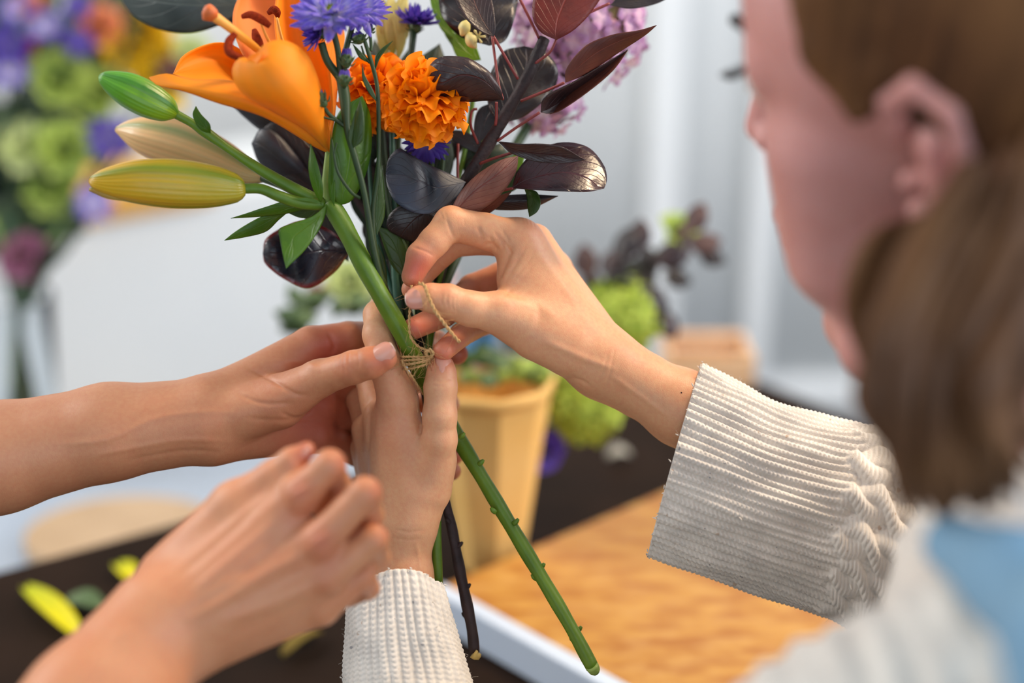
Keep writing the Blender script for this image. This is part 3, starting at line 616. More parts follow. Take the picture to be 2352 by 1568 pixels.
# eye, lashes and brow on the far side of the nose bridge
M_eye = plain('eye white', (225, 220, 215), None, .2); M_lash = plain('eyelash', (30, 22, 20), None, .6)
for s_ in (1, -1):
    e = blob('eye', H(.082, s_*.031, .036), .0115, M_eye, wo)
    for k in range(9):
        y_ = s_*(.022+.0024*k); p0 = H(.0925-.0006*abs(k-4), y_, .038+.002); tube('eyelash', [tuple(p0)+(.0006,), tuple(p0+fh*.006-uh*.001)+(.0005,), tuple(p0+fh*.011+uh*.0012)+(.0002,)], M_lash, e, 4, 6)
    tube('eyebrow', [tuple(H(.098, s_*.014, .056))+(.002,), tuple(H(.096, s_*.028, .062))+(.003,), tuple(H(.080, s_*.045, .058))+(.001,)], M_lash, wo, 6, 8)
# second florist's short-sleeved top, outside the left edge of the picture
M_tee = plain('grey cotton', (120, 124, 130), (108, 112, 118), .85, 20, .2)
tt = Body(.006); tt.add([(-420, 1150, -12, 190), (-1000, 1150, -20, 250), (-1500, 1100, 0, 300)], .03, .03); tt.add([(-330, 2180, -235, 230), (-900, 1900, -200, 330), (-1500, 1250, -60, 330)], .03, .03)
tt.add([(-1600, 1100, 0, 420), (-1700, 2300, 0, 480)], .04, .04); v_, f_ = tt.build(); obj('shirt', mesh(v_, f_), M_tee, flo)
# ------------------------------------------------------------------ flowers: builders
def patch_data(base, tip, L, Rr, M=None, bulge=0, nu=11, nv=26, soft=1.0, wave=0, wf=6, seed=0):
    """leaf or petal blade between two outlines that share base and tip; bulge (mm) lifts the midrib towards the lens"""
    l = catmull([P(*q) for q in [base]+list(L)+[tip]], nv); r = catmull([P(*q) for q in [base]+list(Rr)+[tip]], nv)
    if M: m = catmull([P(*q) for q in [base]+list(M)+[tip]], nv)
    else: m = (l+r)/2
    t = np.linspace(0, 1, nv)[:, None]; m = m-FW*(bulge/1000)*np.sin(math.pi*t)
    u = np.linspace(-1, 1, nu)[None, :, None]
    A = .5*u*(u-1); B = 1-u*u; Cc = .5*u*(u+1)
    q = A*l[:, None]+B*m[:, None]+Cc*r[:, None]
    au = np.abs(u); fold = np.where(u < 0, l[:, None]*au+m[:, None]*(1-au), r[:, None]*au+m[:, None]*(1-au))
    V = q*soft+fold*(1-soft)
    if wave:
        V = V-FW*(wave/1000)*(au**1.5)*np.sin(wf*math.pi*t[:, None]+seed+np.where(u < 0, 0, 1.3))*np.sin(math.pi*t[:, None])**.5
    uv = np.stack(np.meshgrid(np.linspace(0, 1, nu), np.linspace(0, 1, nv)), -1)
    return V.reshape(-1, 3), grid_faces(nu, nv), uv.reshape(-1, 2)
def blade(name, m, parent, base, tip, L, Rr, M=None, solid=.0004, label=None, **k):
    V, F, U = patch_data(base, tip, L, Rr, M, **k); o = obj(name, mesh(V, F, U), m, parent, solid=solid)
    if label: o['label'] = label
    return o
def frame(c, n, up=None, s=1.0):
    """matrix with local z along n"""
    n = Vector(n).normalized(); u = Vector(up if up is not None else (0, 0, 1)); x = u.cross(n)
    if x.length < 1e-4: x = Vector((1, 0, 0)).cross(n)
    x.normalize(); y = n.cross(x); M = Matrix((x, y, n)).transposed().to_4x4()*1.0
    return Matrix.Translation(Vector(c)) @ M @ Matrix.Diagonal((s, s, s, 1))
def inst(name, me, M, parent):
    o = bpy.data.objects.new(name, me); COL.objects.link(o); o.parent = parent
    o.matrix_basis = Matrix.Translation(-world_loc(parent)) @ M; return o
def unit_petal(w, curl, ruffle, k, seed, nu=9, nv=8, cup=.15, tipw=.8, notch=0):
    """petal along +z (base at 0, length 1), facing +x outwards"""
    r = np.random.default_rng(seed); V = []; ph = r.random(4)*6
    for j in range(nv):
        t = j/(nv-1)
        ww = w*(.22+.78*math.sin(min(1, t*1.05)**.8*math.pi/2)) if tipw > .5 else w*math.sin(math.pi*(t*.90+.06))**.45
        for i in range(nu):
            u = -1+2*i/(nu-1); z = t*(1-.12*abs(u)**2-notch*(1-abs(u))*t) if notch >= 0 else t*(.45+.55*math.sqrt(max(0, 1-.92*u*u)))
            x = curl*t*t+cup*(u*u)*ww-ruffle*t*t*math.sin(k*u*3.1+ph[0])*.6-ruffle*t**3*math.sin(k*1.9*u+ph[1])*.4
            V.append((x, u*ww, z+ruffle*.25*t*math.sin(k*1.3*u+ph[2])))
    uv = np.stack(np.meshgrid(np.linspace(0, 1, nu), np.linspace(0, 1, nv)), -1).reshape(-1, 2)
    return mesh(V, grid_faces(nu, nv), uv)
def withmat(me, m): me.materials.append(m); return me
def petalmat(name, c0, c1, rough=.5, trans=.3, pos=.5, spec=.4, stripes=0, bump=.2):
    """c0 at the base, c1 at the tip"""
    if name in MATS: return MATS[name]
    t = NT(name); u, v = t.uv(); f = t.math('ADD', v, t.math('MULTIPLY', t.noise(90), .4)); f = t.ramp(f, pos-.25+.2, pos+.25+.2); c = t.mix(f, srgb(c0), srgb(c1))
    if stripes:
        s = t.math('SINE', t.math('MULTIPLY', u, stripes)); s = t.math('MULTIPLY_ADD', s, .5, .5); c = t.mix(t.math('MULTIPLY', s, .18), c, srgb(c0)); t.bump(s, bump, .0004)
    t.l(c, t.b.inputs['Base Color']); t.b.inputs['Roughness'].default_value = rough; t.b.inputs['Specular IOR Level'].default_value = spec; t.trans(c, trans)
    MATS[name] = t.m; return t.m
M_stem = plain('green stem', (98, 130, 34), (76, 108, 24), .42, 60, .4, .2, 400)
M_stem_lt = plain('pale green stem', (140, 164, 84), (118, 146, 62), .42, 60, .4)
M_stem_dk = plain('dark green stem', (46, 68, 30), (34, 52, 26), .5, 60, .4)
M_teal = plain('blue green stem', (62, 104, 84), (48, 88, 70), .45, 60, .4)
M_twig = plain('dark twig bark', (58, 42, 42), (38, 27, 28), .6, 90, .35, .5, 400)
M_pet = plain('red leaf stalk', (140, 52, 46), (112, 40, 40), .45, 60)
M_leafg = leafmat('lily leaf', (82, 122, 18), (62, 102, 14), (116, 150, 40), .36, .25, 2, .35, 30)
M_leafd = leafmat('mid green leaf', (62, 90, 26), (46, 72, 20), (86, 116, 58), .42, .2, 3, .3, 40)
M_cot = leafmat('smoke bush leaf', (62, 42, 42), (44, 30, 32), (124, 52, 48), .38, .10, 9, .6, 70, .6, .9)
M_cotd = leafmat('smoke bush leaf dark', (34, 22, 24), (22, 14, 17), (74, 38, 38), .40, .06, 9, .4, 60, .6, .6)
M_cotr = leafmat('smoke bush leaf red', (122, 44, 36), (98, 34, 30), (160, 66, 50), .45, .30, 10, .6, 60, .4, .5)
M_cotb = leafmat('smoke bush leaf russet', (118, 62, 46), (92, 46, 38), (168, 78, 58), .48, .25, 10, .6, 60, .4, .6)
M_cotp = leafmat('smoke bush leaf plum', (58, 24, 32), (38, 17, 24), (96, 46, 52), .30, .10, 9, .4, 60, .7, .5)
M_cott = leafmat('smoke bush leaf tan', (150, 104, 92), (118, 78, 70), (176, 84, 76), .45, .2, 8, .8, 60, .5, .8)
M_euc = leafmat('blue black leaf', (28, 38, 60), (14, 18, 30), (40, 30, 40), .5, .03, 7, .35, 45, .8, .4)  # dark glaucous leaf, the reflected blue sheen mixed into its base colour
M_eucr = leafmat('blue black leaf red rim', (36, 38, 52), (24, 20, 28), (70, 44, 50), .30, .03, 6, .35, 45, .8, .9, (128, 34, 36))
M_grey = leafmat('grey green round leaf', (70, 78, 74), (52, 60, 58), (104, 112, 104), .45, .08, 5, .5, 40)
# ------------------------------------------------------------------ the bouquet
BG = 'stems of the bouquet being tied'
# orange lily -----------------------------------------------------------------
lily = empty('orange_lily', 'orange lily with one open trumpet flower and three closed buds', 'lily', tuple(P(755, 470, -10)), BG)
M_lp = petalmat('orange lily petal', (222, 156, 40), (255, 160, 6), .6, .38, .12, .5, 34, .12)
M_lin = petalmat('orange lily petal shaded inside', (244, 150, 40), (244, 158, 84), .6, .42, .3, .4, 22, .1)  # salmon inner tone, with the shade on the back petal painted in
def lp(m, *a, **k): return blade('petal', m, lily, *a, solid=.0007, nu=15, nv=34, **k)
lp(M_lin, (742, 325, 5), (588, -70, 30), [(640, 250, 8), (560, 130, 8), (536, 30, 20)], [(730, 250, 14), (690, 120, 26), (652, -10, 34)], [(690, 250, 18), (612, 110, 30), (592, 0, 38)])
lp(M_lp, (752, 325, 0), (672, -90, 5), [(690, 250, 4), (640, 120, -2), (634, 0, 2)], [(765, 250, 6), (752, 120, 2), (716, -10, 6)], [(728, 250, 14), (690, 120, 14), (676, 0, 14)])
lp(M_lp, (760, 330, 4), (782, 40, 30), [(738, 260, 8), (742, 160, 16), (752, 90, 24)], [(770, 260, 12), (780, 160, 20), (792, 90, 28)])
lp(M_lp, (735, 318, 5), (398, 170, -5), [(640, 205, 20), (560, 120, 20), (500, 98, 12), (425, 125, 0)], [(690, 300, -8), (600, 238, -10), (520, 196, -14), (440, 186, -10)], [(650, 245, 24), (560, 175, 28), (500, 140, 18), (440, 150, 4)])
lp(M_lp, (757, 352, -8), (342, 178, -34), [(700, 262, -14), (600, 206, -24), (520, 184, -30), (441, 184, -34), (384, 170, -36)], [(720, 335, -14), (610, 270, -32), (500, 236, -40), (420, 208, -40), (362, 196, -37)], [(700, 292, -24), (600, 236, -40), (520, 212, -44), (430, 198, -42)])
lp(M_lp, (758, 350, -10), (584, 146, -58), [(690, 292, -22), (620, 252, -40), (566, 222, -54), (538, 185, -60), (536, 152, -60), (556, 132, -60)], [(756, 300, -16), (746, 245, -26), (731, 184, -40), (706, 128, -50), (668, 98, -56), (626, 94, -60), (598, 112, -60)], [(712, 270, -42), (660, 205, -64), (622, 158, -68), (600, 140, -66)])
blade('petal_tip', M_lp, lily, (566, 140, -58), (588, 150, -66), [(580, 124, -64), (606, 120, -68)], [(574, 148, -60), (580, 152, -64)], solid=.0008)
M_anther = plain('rust brown anther', (150, 52, 22), (120, 38, 16), .9, 500, .1, .8, 1500); M_fil = petalmat('stamen filament', (250, 170, 50), (248, 180, 84), .4, .2)
M_stig = plain('stigma', (222, 112, 50), (200, 96, 44), .5, 120, .4)
st = tube('style', tpx([(600, 120, -30, 9), (560, 88, -42, 10), (515, 54, -52, 11), (484, 32, -58, 13)]), M_fil, lily, 12, 20)
tube('stigma', tpx([(492, 40, -56, 12), (484, 32, -58, 19), (476, 26, -60, 19), (468, 22, -61, 10)]), M_stig, st, 12, 14, mod=lambda a, s: 1+.10*np.cos(3*a))
for fil, an in (([(640, 130, -20, 4), (615, 90, -25, 4), (598, 50, -30, 3)], [(556, 38, -34, 5), (575, 34, -36, 8), (598, 44, -36, 9), (620, 60, -34, 6)]),
                ([(640, 180, -30, 4), (600, 152, -42, 4), (545, 128, -52, 3)], [(540, 78, -50, 6), (526, 96, -52, 9), (526, 118, -54, 9), (545, 130, -55, 8), (562, 134, -55, 5)]),
                ([(650, 150, -16, 4), (610, 130, -26, 4), (596, 112, -32, 3)], [(584, 68, -30, 5), (588, 84, -32, 9), (594, 104, -32, 10), (590, 118, -31, 6)]),
                ([(660, 130, -5, 4), (645, 80, -8, 4), (636, 40, -10, 3)], [(616, 30, -8, 5), (628, 22, -10, 8), (636, 28, -10, 8), (638, 40, -8, 4)])):
    fo = tube('filament', tpx(fil), M_fil, lily, 7, 12); tube('anther', tpx(an), M_anther, fo, 9, 18, mod=lambda a, s: 1+.16*np.cos(2*a))
def budmat(name, c0, c1, c2):
    t = NT(name); u, v = t.uv(); s = t.math('MULTIPLY_ADD', t.math('COSINE', t.math('MULTIPLY', u, 2*math.pi*3)), .5, .5); s2 = t.math('MULTIPLY_ADD', t.math('SINE', t.math('MULTIPLY', u, 2*math.pi*27)), .5, .5)
    s3 = t.math('POWER', s, 6); c = t.mix(t.ramp(t.math('ADD', v, t.math('MULTIPLY', t.noise(60), .3)), .1, .9), srgb(c0), srgb(c1)); c = t.mix(t.math('MULTIPLY', s3, .85), c, srgb(c2)); c = t.mix(t.math('MULTIPLY', s2, .15), c, srgb(c2))
    t.l(c, t.b.inputs['Base Color']); t.b.inputs['Roughness'].default_value = .36; h = t.math('ADD', t.math('MULTIPLY', s2, .6), t.noise(200)); t.bump(h, .35, .0006)
    t.b.inputs['Subsurface Weight'].default_value = .15; t.b.inputs['Subsurface Scale'].default_value = .004; return t.m
def lobes(ph, a=.10): return lambda th, s: 1-a*np.abs(np.cos(1.5*th+ph))**6+.02*np.cos(9*th)
def bud(parent, pts, m, ph=0, label=None, tips=None):
    o = tube('bud', tpx(pts), m, parent, 54, 44, mod=lobes(ph)); 
    if label: o['label'] = label
    return o
b1 = bud(lily, [(405, 263, -20, 11), (385, 252, -22, 30), (345, 232, -24, 41), (300, 209, -26, 41), (262, 191, -27, 30), (238, 179, -28, 17), (229, 174, -28, 5)], budmat('green bud', (132, 164, 30), (84, 146, 24), (60, 124, 34)), .6, 'green lily bud')
b2 = bud(lily, [(562, 433, -24, 16), (545, 433, -25, 32), (490, 428, -27, 48), (410, 422, -30, 56), (330, 418, -32, 52), (262, 418, -33, 38), (222, 416, -34, 22), (206, 412, -34, 7)], budmat('yellow bud', (160, 150, 40), (206, 158, 20), (104, 126, 20)), 1.0, 'yellow green lily bud with parted tip')
tube('sepal_tip', tpx([(300, 452, -33, 12), (250, 446, -34, 11), (222, 438, -34, 8), (205, 434, -34, 4)]), budmat('bud lower tip', (180, 150, 60), (170, 130, 60), (90, 124, 36)), b2, 12, 14)
b3 = bud(lily, [(604, 408, 30, 12), (570, 398, 34, 30), (500, 366, 38, 50), (420, 336, 42, 60), (345, 316, 44, 50), (295, 303, 46, 28), (266, 297, 46, 6)], budmat('peach bud', (186, 168, 110), (222, 176, 120), (120, 140, 84)), 0, 'pale peach lily bud')
sm = tube('stem', tpx([(757, 466, -14, 20), (790, 520, -15, 21), (850, 635, -16, 21), (912, 745, -10, 20), (950, 820, -4, 20), (985, 890, 12, 19), (1050, 1002, 18, 18), (1100, 1085, 12, 16), (1200, 1252, 4, 16), (1300, 1420, -4, 15), (1362, 1534, -8, 15)]), M_stem, lily, 16, 90, mod=lambda a, s: 1+.05*np.cos(4*a)+.04*np.sin(60*s))
for x, y, sx in ((1066, 1000, 1), (1110, 1062, 1), (1128, 1172, -1), (1190, 1198, 1), (1222, 1325, -1), (1262, 1382, -1), (1335, 1445, 1), (1310, 1468, -1), (1250, 1300, 1)):
    tube('node', tpx([(x-sx*10, y+4, 3, 6), (x-sx*4, y-1, 2, 6), (x+sx*1, y-7, 2, 3)]), M_stem, sm, 8, 8)
cap_ = tube('cut_end', tpx([(1360, 1530, -10, 15.5), (1367, 1541, -9, 13), (1371, 1546, -8, 4)]), M_stem_lt, sm, 14, 6)
tube('stem', tpx([(756, 340, -8, 8), (752, 380, -9, 9), (749, 430, -10, 11), (752, 472, -12, 14)]), M_stem_lt, lily, 12, 20)
tube('stem', tpx([(402, 261, -20, 11), (440, 282, -19, 10), (470, 302, -18, 13), (520, 338, -17, 10), (580, 378, -15, 12), (650, 420, -14, 14), (740, 468, -12, 16)]), M_stem, lily, 14, 40)
tube('stem', tpx([(560, 433, -24, 12), (600, 434, -24, 12), (640, 450, -22, 13), (690, 466, -18, 14), (745, 470, -14, 14)]), M_stem, lily, 14, 30)
tube('stem', tpx([(602, 408, 30, 10), (650, 425, 20, 11), (700, 450, 5, 12), (748, 470, -10, 13)]), M_stem_dk, lily, 12, 24)
blade('bract', M_leafg, lily, (484, 308, -20), (450, 243, -22), [(458, 295, -22), (443, 265, -22)], [(482, 285, -24), (462, 262, -23)])
blade('leaf', M_leafg, lily, (778, 472, -16), (832, 220, -24), [(762, 440, -20), (762, 350, -24), (766, 290, -24), (786, 248, -24)], [(810, 458, -14), (838, 405, -12), (853, 340, -12), (850, 265, -16)], bulge=4, nv=34)
blade('leaf', M_leafg, lily, (738, 470, -18), (714, 330, -22), [(718, 430, -20), (709, 385, -22)], [(742, 430, -24), (728, 370, -24)], bulge=1)
blade('leaf', M_leafg, lily, (754, 466, -18), (657, 617, -34), [(718, 496, -24), (668, 514, -28), (641, 527, -30), (643, 550, -31), (650, 588, -34)], [(742, 508, -20), (722, 545, -26), (698, 577, -30), (672, 602, -33)], bulge=1, soft=.3, nv=40)
blade('leaf', M_leafg, lily, (706, 478, -10), (530, 501, -6), [(660, 462, -12), (610, 475, -10), (565, 490, -8)], [(660, 490, -8), (600, 497, -6)], bulge=1)
blade('leaf', M_leafg, lily, (660, 488, -2), (515, 552, 2), [(610, 494, -4), (575, 510, -2), (540, 532, 0)], [(640, 505, 0), (610, 532, 2), (560, 545, 2)], bulge=1)
blade('leaf', M_leafd, lily, (735, 478, 2), (660, 488, 8), [(700, 470, 4)], [(720, 498, 6), (690, 500, 8)])
blade('leaf', M_leafg, lily, (742, 468, -22), (668, 456, -24), [(715, 455, -22)], [(715, 464, -22)])
blade('leaf', M_leafg, lily, (768, 474, -20), (760, 300, -18), [(755, 440, -20), (756, 370, -20)], [(770, 430, -22), (766, 360, -20)])
# asters --------------------------------------------------------------------
M_ray = petalmat('violet aster ray', (226, 218, 236), (106, 86, 206), .55, .35, .50, .3, 9, .2); M_rayd = petalmat('deep violet aster ray', (130, 112, 190), (84, 62, 168), .55, .35, .3)
M_disk = plain('yellow green disk', (196, 196, 70), (120, 150, 40), .7, 600, .3, .8, 1500); M_bract = plain('aster bract', (70, 92, 44), (52, 72, 34), .6, 200)
def rays(kind, seed):
    return [unit_petal(.125+.014*i, .12*(i-1), .03, 2, seed+i, 5, 9, .4, .3) for i in range(3)]
AM = {'l': [withmat(m, M_ray) for m in rays('l', 5)], 'd': [withmat(m, M_rayd) for m in rays('d', 9)]}
def aster_head(parent, c, ax, Rpx, z, n=44, kind='l', layers=((.98, 8), (.86, 22), (.66, 38)), seed=1, open_=1.0, disk=.2, parts=True):
    """flower head; ax is where it looks (right, up, away)"""
    r_ = np.random.default_rng(seed); A = Vector(camvec(*ax)).normalized(); c = Vector(P(c[0], c[1], z)); Rm = R(Rpx, z)
    B = A.orthogonal().normalized(); Cc = A.cross(B); k = 0
    for ln, el in layers:
        for i in range(n//len(layers)+1):
            a = 2*math.pi*(i+.5*k)/(n//len(layers)+1)+r_.normal(0, .06); e = math.radians(el*open_+r_.normal(0, 5)); rad = B*math.cos(a)+Cc*math.sin(a)
            d = rad*math.cos(e)+A*math.sin(e); nx = A*math.cos(e)-rad*math.sin(e); y = d.cross(nx)
            Mx = Matrix((-nx*1.0, y*1.0, d)).transposed().to_4x4(); s = Rm*ln*(1+r_.normal(0, .06))
            inst('petal', AM[kind][int(r_.integers(3))], Matrix.Translation(c+rad*Rm*.04) @ Mx @ Matrix.Diagonal((s, s, s, 1)), parent)
        k += 1
    if disk:
        parts_ = []
        for i in range(26):
            q = r_.normal(0, .38, 2); p = c+(B*q[0]+Cc*q[1])*Rm*disk; parts_.append(tube_data([tuple(p)+(Rm*.03,), tuple(p+A*Rm*.16)+(Rm*.035,), tuple(p+A*Rm*.2)+(Rm*.012,)], 5, 5, cap=False))
        v_, f_, u_ = join(parts_); tag(obj('disk', mesh(v_, f_, u_), M_disk, parent), kind='stuff')
    V, F, U = tube_data([tuple(c-A*Rm*.42)+(Rm*.05,), tuple(c-A*Rm*.32)+(Rm*.2,), tuple(c-A*Rm*.12)+(Rm*.24,), tuple(c+A*Rm*.02)+(Rm*.18,)], 12, 10); cal = obj('calyx', mesh(V, fixquads(F), U), M_bract, parent)
    parts_ = []
    for i in range(16):
        a = i*2.4; rad = B*math.cos(a)+Cc*math.sin(a); h = -.34+.26*(i/16); p = c+A*Rm*h+rad*Rm*.2
        parts_.append(tube_data([tuple(p)+(Rm*.03,), tuple(p+rad*Rm*.1+A*Rm*.06)+(Rm*.025,), tuple(p+rad*Rm*.2+A*Rm*.10)+(Rm*.006,)], 4, 4, cap=False))
    v_, f_, u_ = join(parts_); tag(obj('bract', mesh(v_, f_, u_), M_bract, cal), kind='stuff')
def aster_bud(parent, base, tip, z, w, seed=0, opened=.6):
    b, t_ = np.array(base, float), np.array(tip, float); d = t_-b
    q = lambda s: (b[0]+d[0]*s, b[1]+d[1]*s, z)
    o = tube('bud', tpx([q(0)+(w*.4,), q(.2)+(w*.85,), q(.45)+(w,), q(.65)+(w*.9,), q(.75)+(w*.5,)]), M_bract, parent, 10, 12, mod=lambda a, s: 1+.10*np.cos(5*a+20*s))
    pr = []; r_ = np.random.default_rng(seed)
    for i in range(13):
        a = 2*math.pi*i/13; ox, oz = math.cos(a)*w*.7, -abs(math.sin(a))*w*.12; n_ = np.array([-d[1], d[0]])/np.linalg.norm(d)
        p0 = q(.52); p1 = (q(1)[0]+n_[0]*ox*.9+r_.normal(0, 1.5), q(1)[1]+n_[1]*ox*.9+r_.normal(0, 1.5), z+oz)
        pr.append(tube_data(tpx([(p0[0]+n_[0]*ox, p0[1]+n_[1]*ox, z+oz, w*.30), ((p0[0]+p1[0])/2+n_[0]*ox*.4, (p0[1]+p1[1])/2+n_[1]*ox*.4, z+oz, w*.34), p1+(w*.08,)]), 5, 6, cap=False))
    v_, f_, u_ = join(pr); tag(obj('petal_tuft', mesh(v_, f_, u_), M_rayd, o), kind='stuff')
    br = []
    for i in range(12):
        a = i*2.4; s = .1+.5*i/12; n_ = np.array([-d[1], d[0]])/np.linalg.norm(d); ox = math.cos(a)*w; p = q(s)
        br.append(tube_data(tpx([(p[0]+n_[0]*ox*.8, p[1]+n_[1]*ox*.8, z-abs(math.sin(a))*w*.2, 2.2), (p[0]+n_[0]*ox*1.25+d[0]*.08, p[1]+n_[1]*ox*1.25+d[1]*.08, z-abs(math.sin(a))*w*.3, 1.8), (p[0]+n_[0]*ox*1.6+d[0]*.2, p[1]+n_[1]*ox*1.6+d[1]*.2, z-abs(math.sin(a))*w*.3, .4)]), 4, 5, cap=False))
    v_, f_, u_ = join(br); tag(obj('bract', mesh(v_, f_, u_), M_bract, o), kind='stuff')
ast = empty('aster_spray', 'violet blue aster spray with open heads and small buds in front of the lily', 'aster', tuple(P(850, 560, -20)), BG)
aster_head(ast, (762, 30), (.02, .62, -.78), 90, -42, 96, seed=2, layers=((1.0, 4), (.95, 16), (.78, 34), (.5, 55)))
aster_head(ast, (828, 20), (.25, .50, -.85), 66, -28, 66, seed=3, layers=((1.0, 0), (.92, 16), (.7, 36)))
aster_head(ast, (734, 76), (-.85, .12, -.45), 48, -34, 52, 'd', seed=4, layers=((1.0, 24), (.95, 44), (.8, 62)), disk=.12)
M_ast = M_stem_dk
for q in ([(762, 62, -34, 8), (775, 110, -30, 7), (783, 172, -27, 8)], [(738, 98, -30, 9), (752, 140, -28, 9), (782, 180, -26, 10)], [(812, 50, -26, 7), (798, 100, -26, 7), (782, 160, -26, 8)],
          [(782, 170, -26, 12), (792, 225, -26, 13), (798, 300, -27, 8), (815, 360, -26, 8), (838, 450, -24, 7), (862, 590, -18, 8), (900, 720, -6, 8), (962, 835, 4, 8), (1000, 900, 14, 7)],
          [(733, 225, -30, 4), (756, 262, -28, 5), (795, 292, -27, 5)], [(796, 128, -30, 4), (792, 170, -28, 5)], [(793, 176, -34, 4), (792, 190, -30, 6), (790, 200, -28, 6)],
          [(688, 232, -32, 1), (705, 255, -32, 2), (740, 268, -30, 2.4), (770, 276, -28, 3)], [(762, 320, -30, 1.5), (766, 345, -30, 2.5), (776, 395, -28, 3.5), (806, 440, -26, 4), (828, 455, -24, 4)],
          [(773, 328, -30, 2), (768, 352, -30, 2)]): tube('stem', tpx(q), M_ast, ast, 8, max(10, len(q)*8))
aster_bud(ast, (796, 156), (797, 112), -36, 13, 1); aster_bud(ast, (791, 198), (792, 162), -40, 14, 2); aster_bud(ast, (748, 244), (718, 202), -36, 14, 3)
blade('leaf', M_leafd, ast, (812, 340, -28), (828, 228, -32), [(806, 320, -28), (812, 275, -30)], [(834, 320, -30), (836, 270, -32)], bulge=1, nu=7)
blade('leaf', M_leafd, ast, (806, 335, -29), (818, 250, -31), [(800, 310, -30)], [(812, 300, -30)], nu=5)
# second, thinner spray
as2 = empty('aster_spray', 'thin stemmed aster spray of tight green buds in front of the marigolds', 'aster', tuple(P(868, 560, -10)), BG)
for q in ([(832, 78, -24, 4), (846, 120, -22, 5), (862, 175, -20, 5), (868, 220, -20, 5), (870, 300, -18, 5), (868, 400, -16, 5), (856, 500, -14, 6), (872, 620, -10, 6), (930, 760, 2, 6), (975, 850, 14, 6), (1000, 900, 20, 6)],
          [(848, 66, -22, 4), (852, 100, -21, 4), (852, 118, -21, 4)], [(830, 105, -24, 2), (838, 130, -22, 3), (850, 144, -21, 4)]): tube('stem', tpx(q), M_ast, as2, 8, len(q)*8)
aster_bud(as2, (828, 100), (818, 74), -26, 15, 6); aster_bud(as2, (848, 78), (849, 54), -24, 9, 7)
for a in (((862, 162, -20), (902, 94, -20), [(862, 130, -20), (876, 112, -20)], [(872, 135, -21), (888, 112, -21)]), ((868, 236, -20), (833, 145, -24), [(848, 215, -22), (832, 180, -24)], [(856, 205, -22), (838, 172, -24)]),
          ((850, 146, -20), (808, 98, -24), [(825, 132, -24)], [(832, 122, -24)])): blade('leaf', M_leafd, as2, *a, nu=5)
as3 = empty('aster', 'purple aster standing upright behind the marigolds', 'aster', tuple(P(930, 200, 55)), BG)
aster_head(as3, (955, 55), (.15, .95, -.25), 56, 52, 60, 'd', seed=8, layers=((1.0, 14), (.95, 34), (.85, 54)), disk=.15); tube('stem', tpx([(950, 70, 52, 9), (940, 160, 50, 7), (915, 320, 48, 7), (900, 600, 36, 7), (960, 850, 22, 6)]), M_ast, as3, 8, 20)
as4 = empty('aster', 'small purple aster tucked under the right marigold', 'aster', tuple(P(975, 380, 22)), BG)
aster_head(as4, (980, 328), (.0, -.55, -.75), 54, 16, 44, 'd', seed=10, layers=((1.0, 6), (.9, 22)), disk=.12); tube('stem', tpx([(980, 330, 20, 6), (965, 420, 28, 6), (930, 600, 30, 6), (962, 850, 22, 6)]), M_ast, as4, 8, 20)
# marigolds -------------------------------------------------------------------
M_mg = petalmat('marigold petal', (226, 92, 0), (255, 150, 0), .6, .30, .55, .25, 12, .25)
MG = [withmat(unit_petal(.56+.07*(i % 3), .06+.09*i, .15+.03*(i % 3), 1.25+.3*i, 20+i, 19, 11, .12, notch=-1), M_mg) for i in range(6)]
def marigold(label, c, z, Rpx, ax, n, seed, sq=.78, stem=None):
    e = empty('marigold', label, 'marigold', tuple(P(c[0], c[1], z)), BG); r_ = np.random.default_rng(seed); A = Vector(camvec(*ax)).normalized(); C0 = Vector(P(c[0], c[1], z)); Rm = R(Rpx, z)
    for i in range(n):
        y = 1-1.72*(i+.5)/n; a = i*2.39996+r_.normal(0, .15); B = A.orthogonal().normalized(); Cc = A.cross(B); rr_ = math.sqrt(max(0, 1-y*y))
        d = (B*math.cos(a)*rr_+Cc*math.sin(a)*rr_+A*y*sq+Vector(r_.normal(0, .16, 3))).normalized(); s = Rm*(.60+.07*r_.normal())
        tgt = Vector(r_.normal(0, 1, 3)); nx = (tgt-d*tgt.dot(d)).normalized()
        if r_.random() < .65: q = -A-d*(-A).dot(d); nx = (q.normalized()+nx*.5).normalized(); nx = (nx-d*nx.dot(d)).normalized()
        yv = d.cross(nx); Mx = Matrix((nx, yv, d)).transposed().to_4x4(); lift = 1-(1-sq)*abs(y)
        inst('petal', MG[int(r_.integers(6))], Matrix.Translation(C0+d*Rm*.42*lift) @ Mx @ Matrix.Diagonal((s, s, s, 1)), e)
    bl = blob('receptacle', np.array(C0), Rm*.5, plain('marigold heart', (196, 70, 6), (170, 56, 6), .8, 90, .1), e)
    if stem: tube('stem', tpx(stem), M_ast, e, 10, 24)
    return e
marigold('orange ruffled marigold behind the aster stems', (868, 212), 26, 92, (-.2, .85, -.5), 120, 3, stem=[(868, 240, 30, 12), (885, 400, 34, 9), (915, 600, 28, 9), (962, 850, 20, 7)])
marigold('orange ruffled marigold beside the glossy brown leaf', (972, 234), 2, 100, (.25, .80, -.55), 150, 5, stem=[(985, 300, 22, 13), (985, 420, 34, 10), (960, 600, 32, 9), (965, 850, 22, 7)])
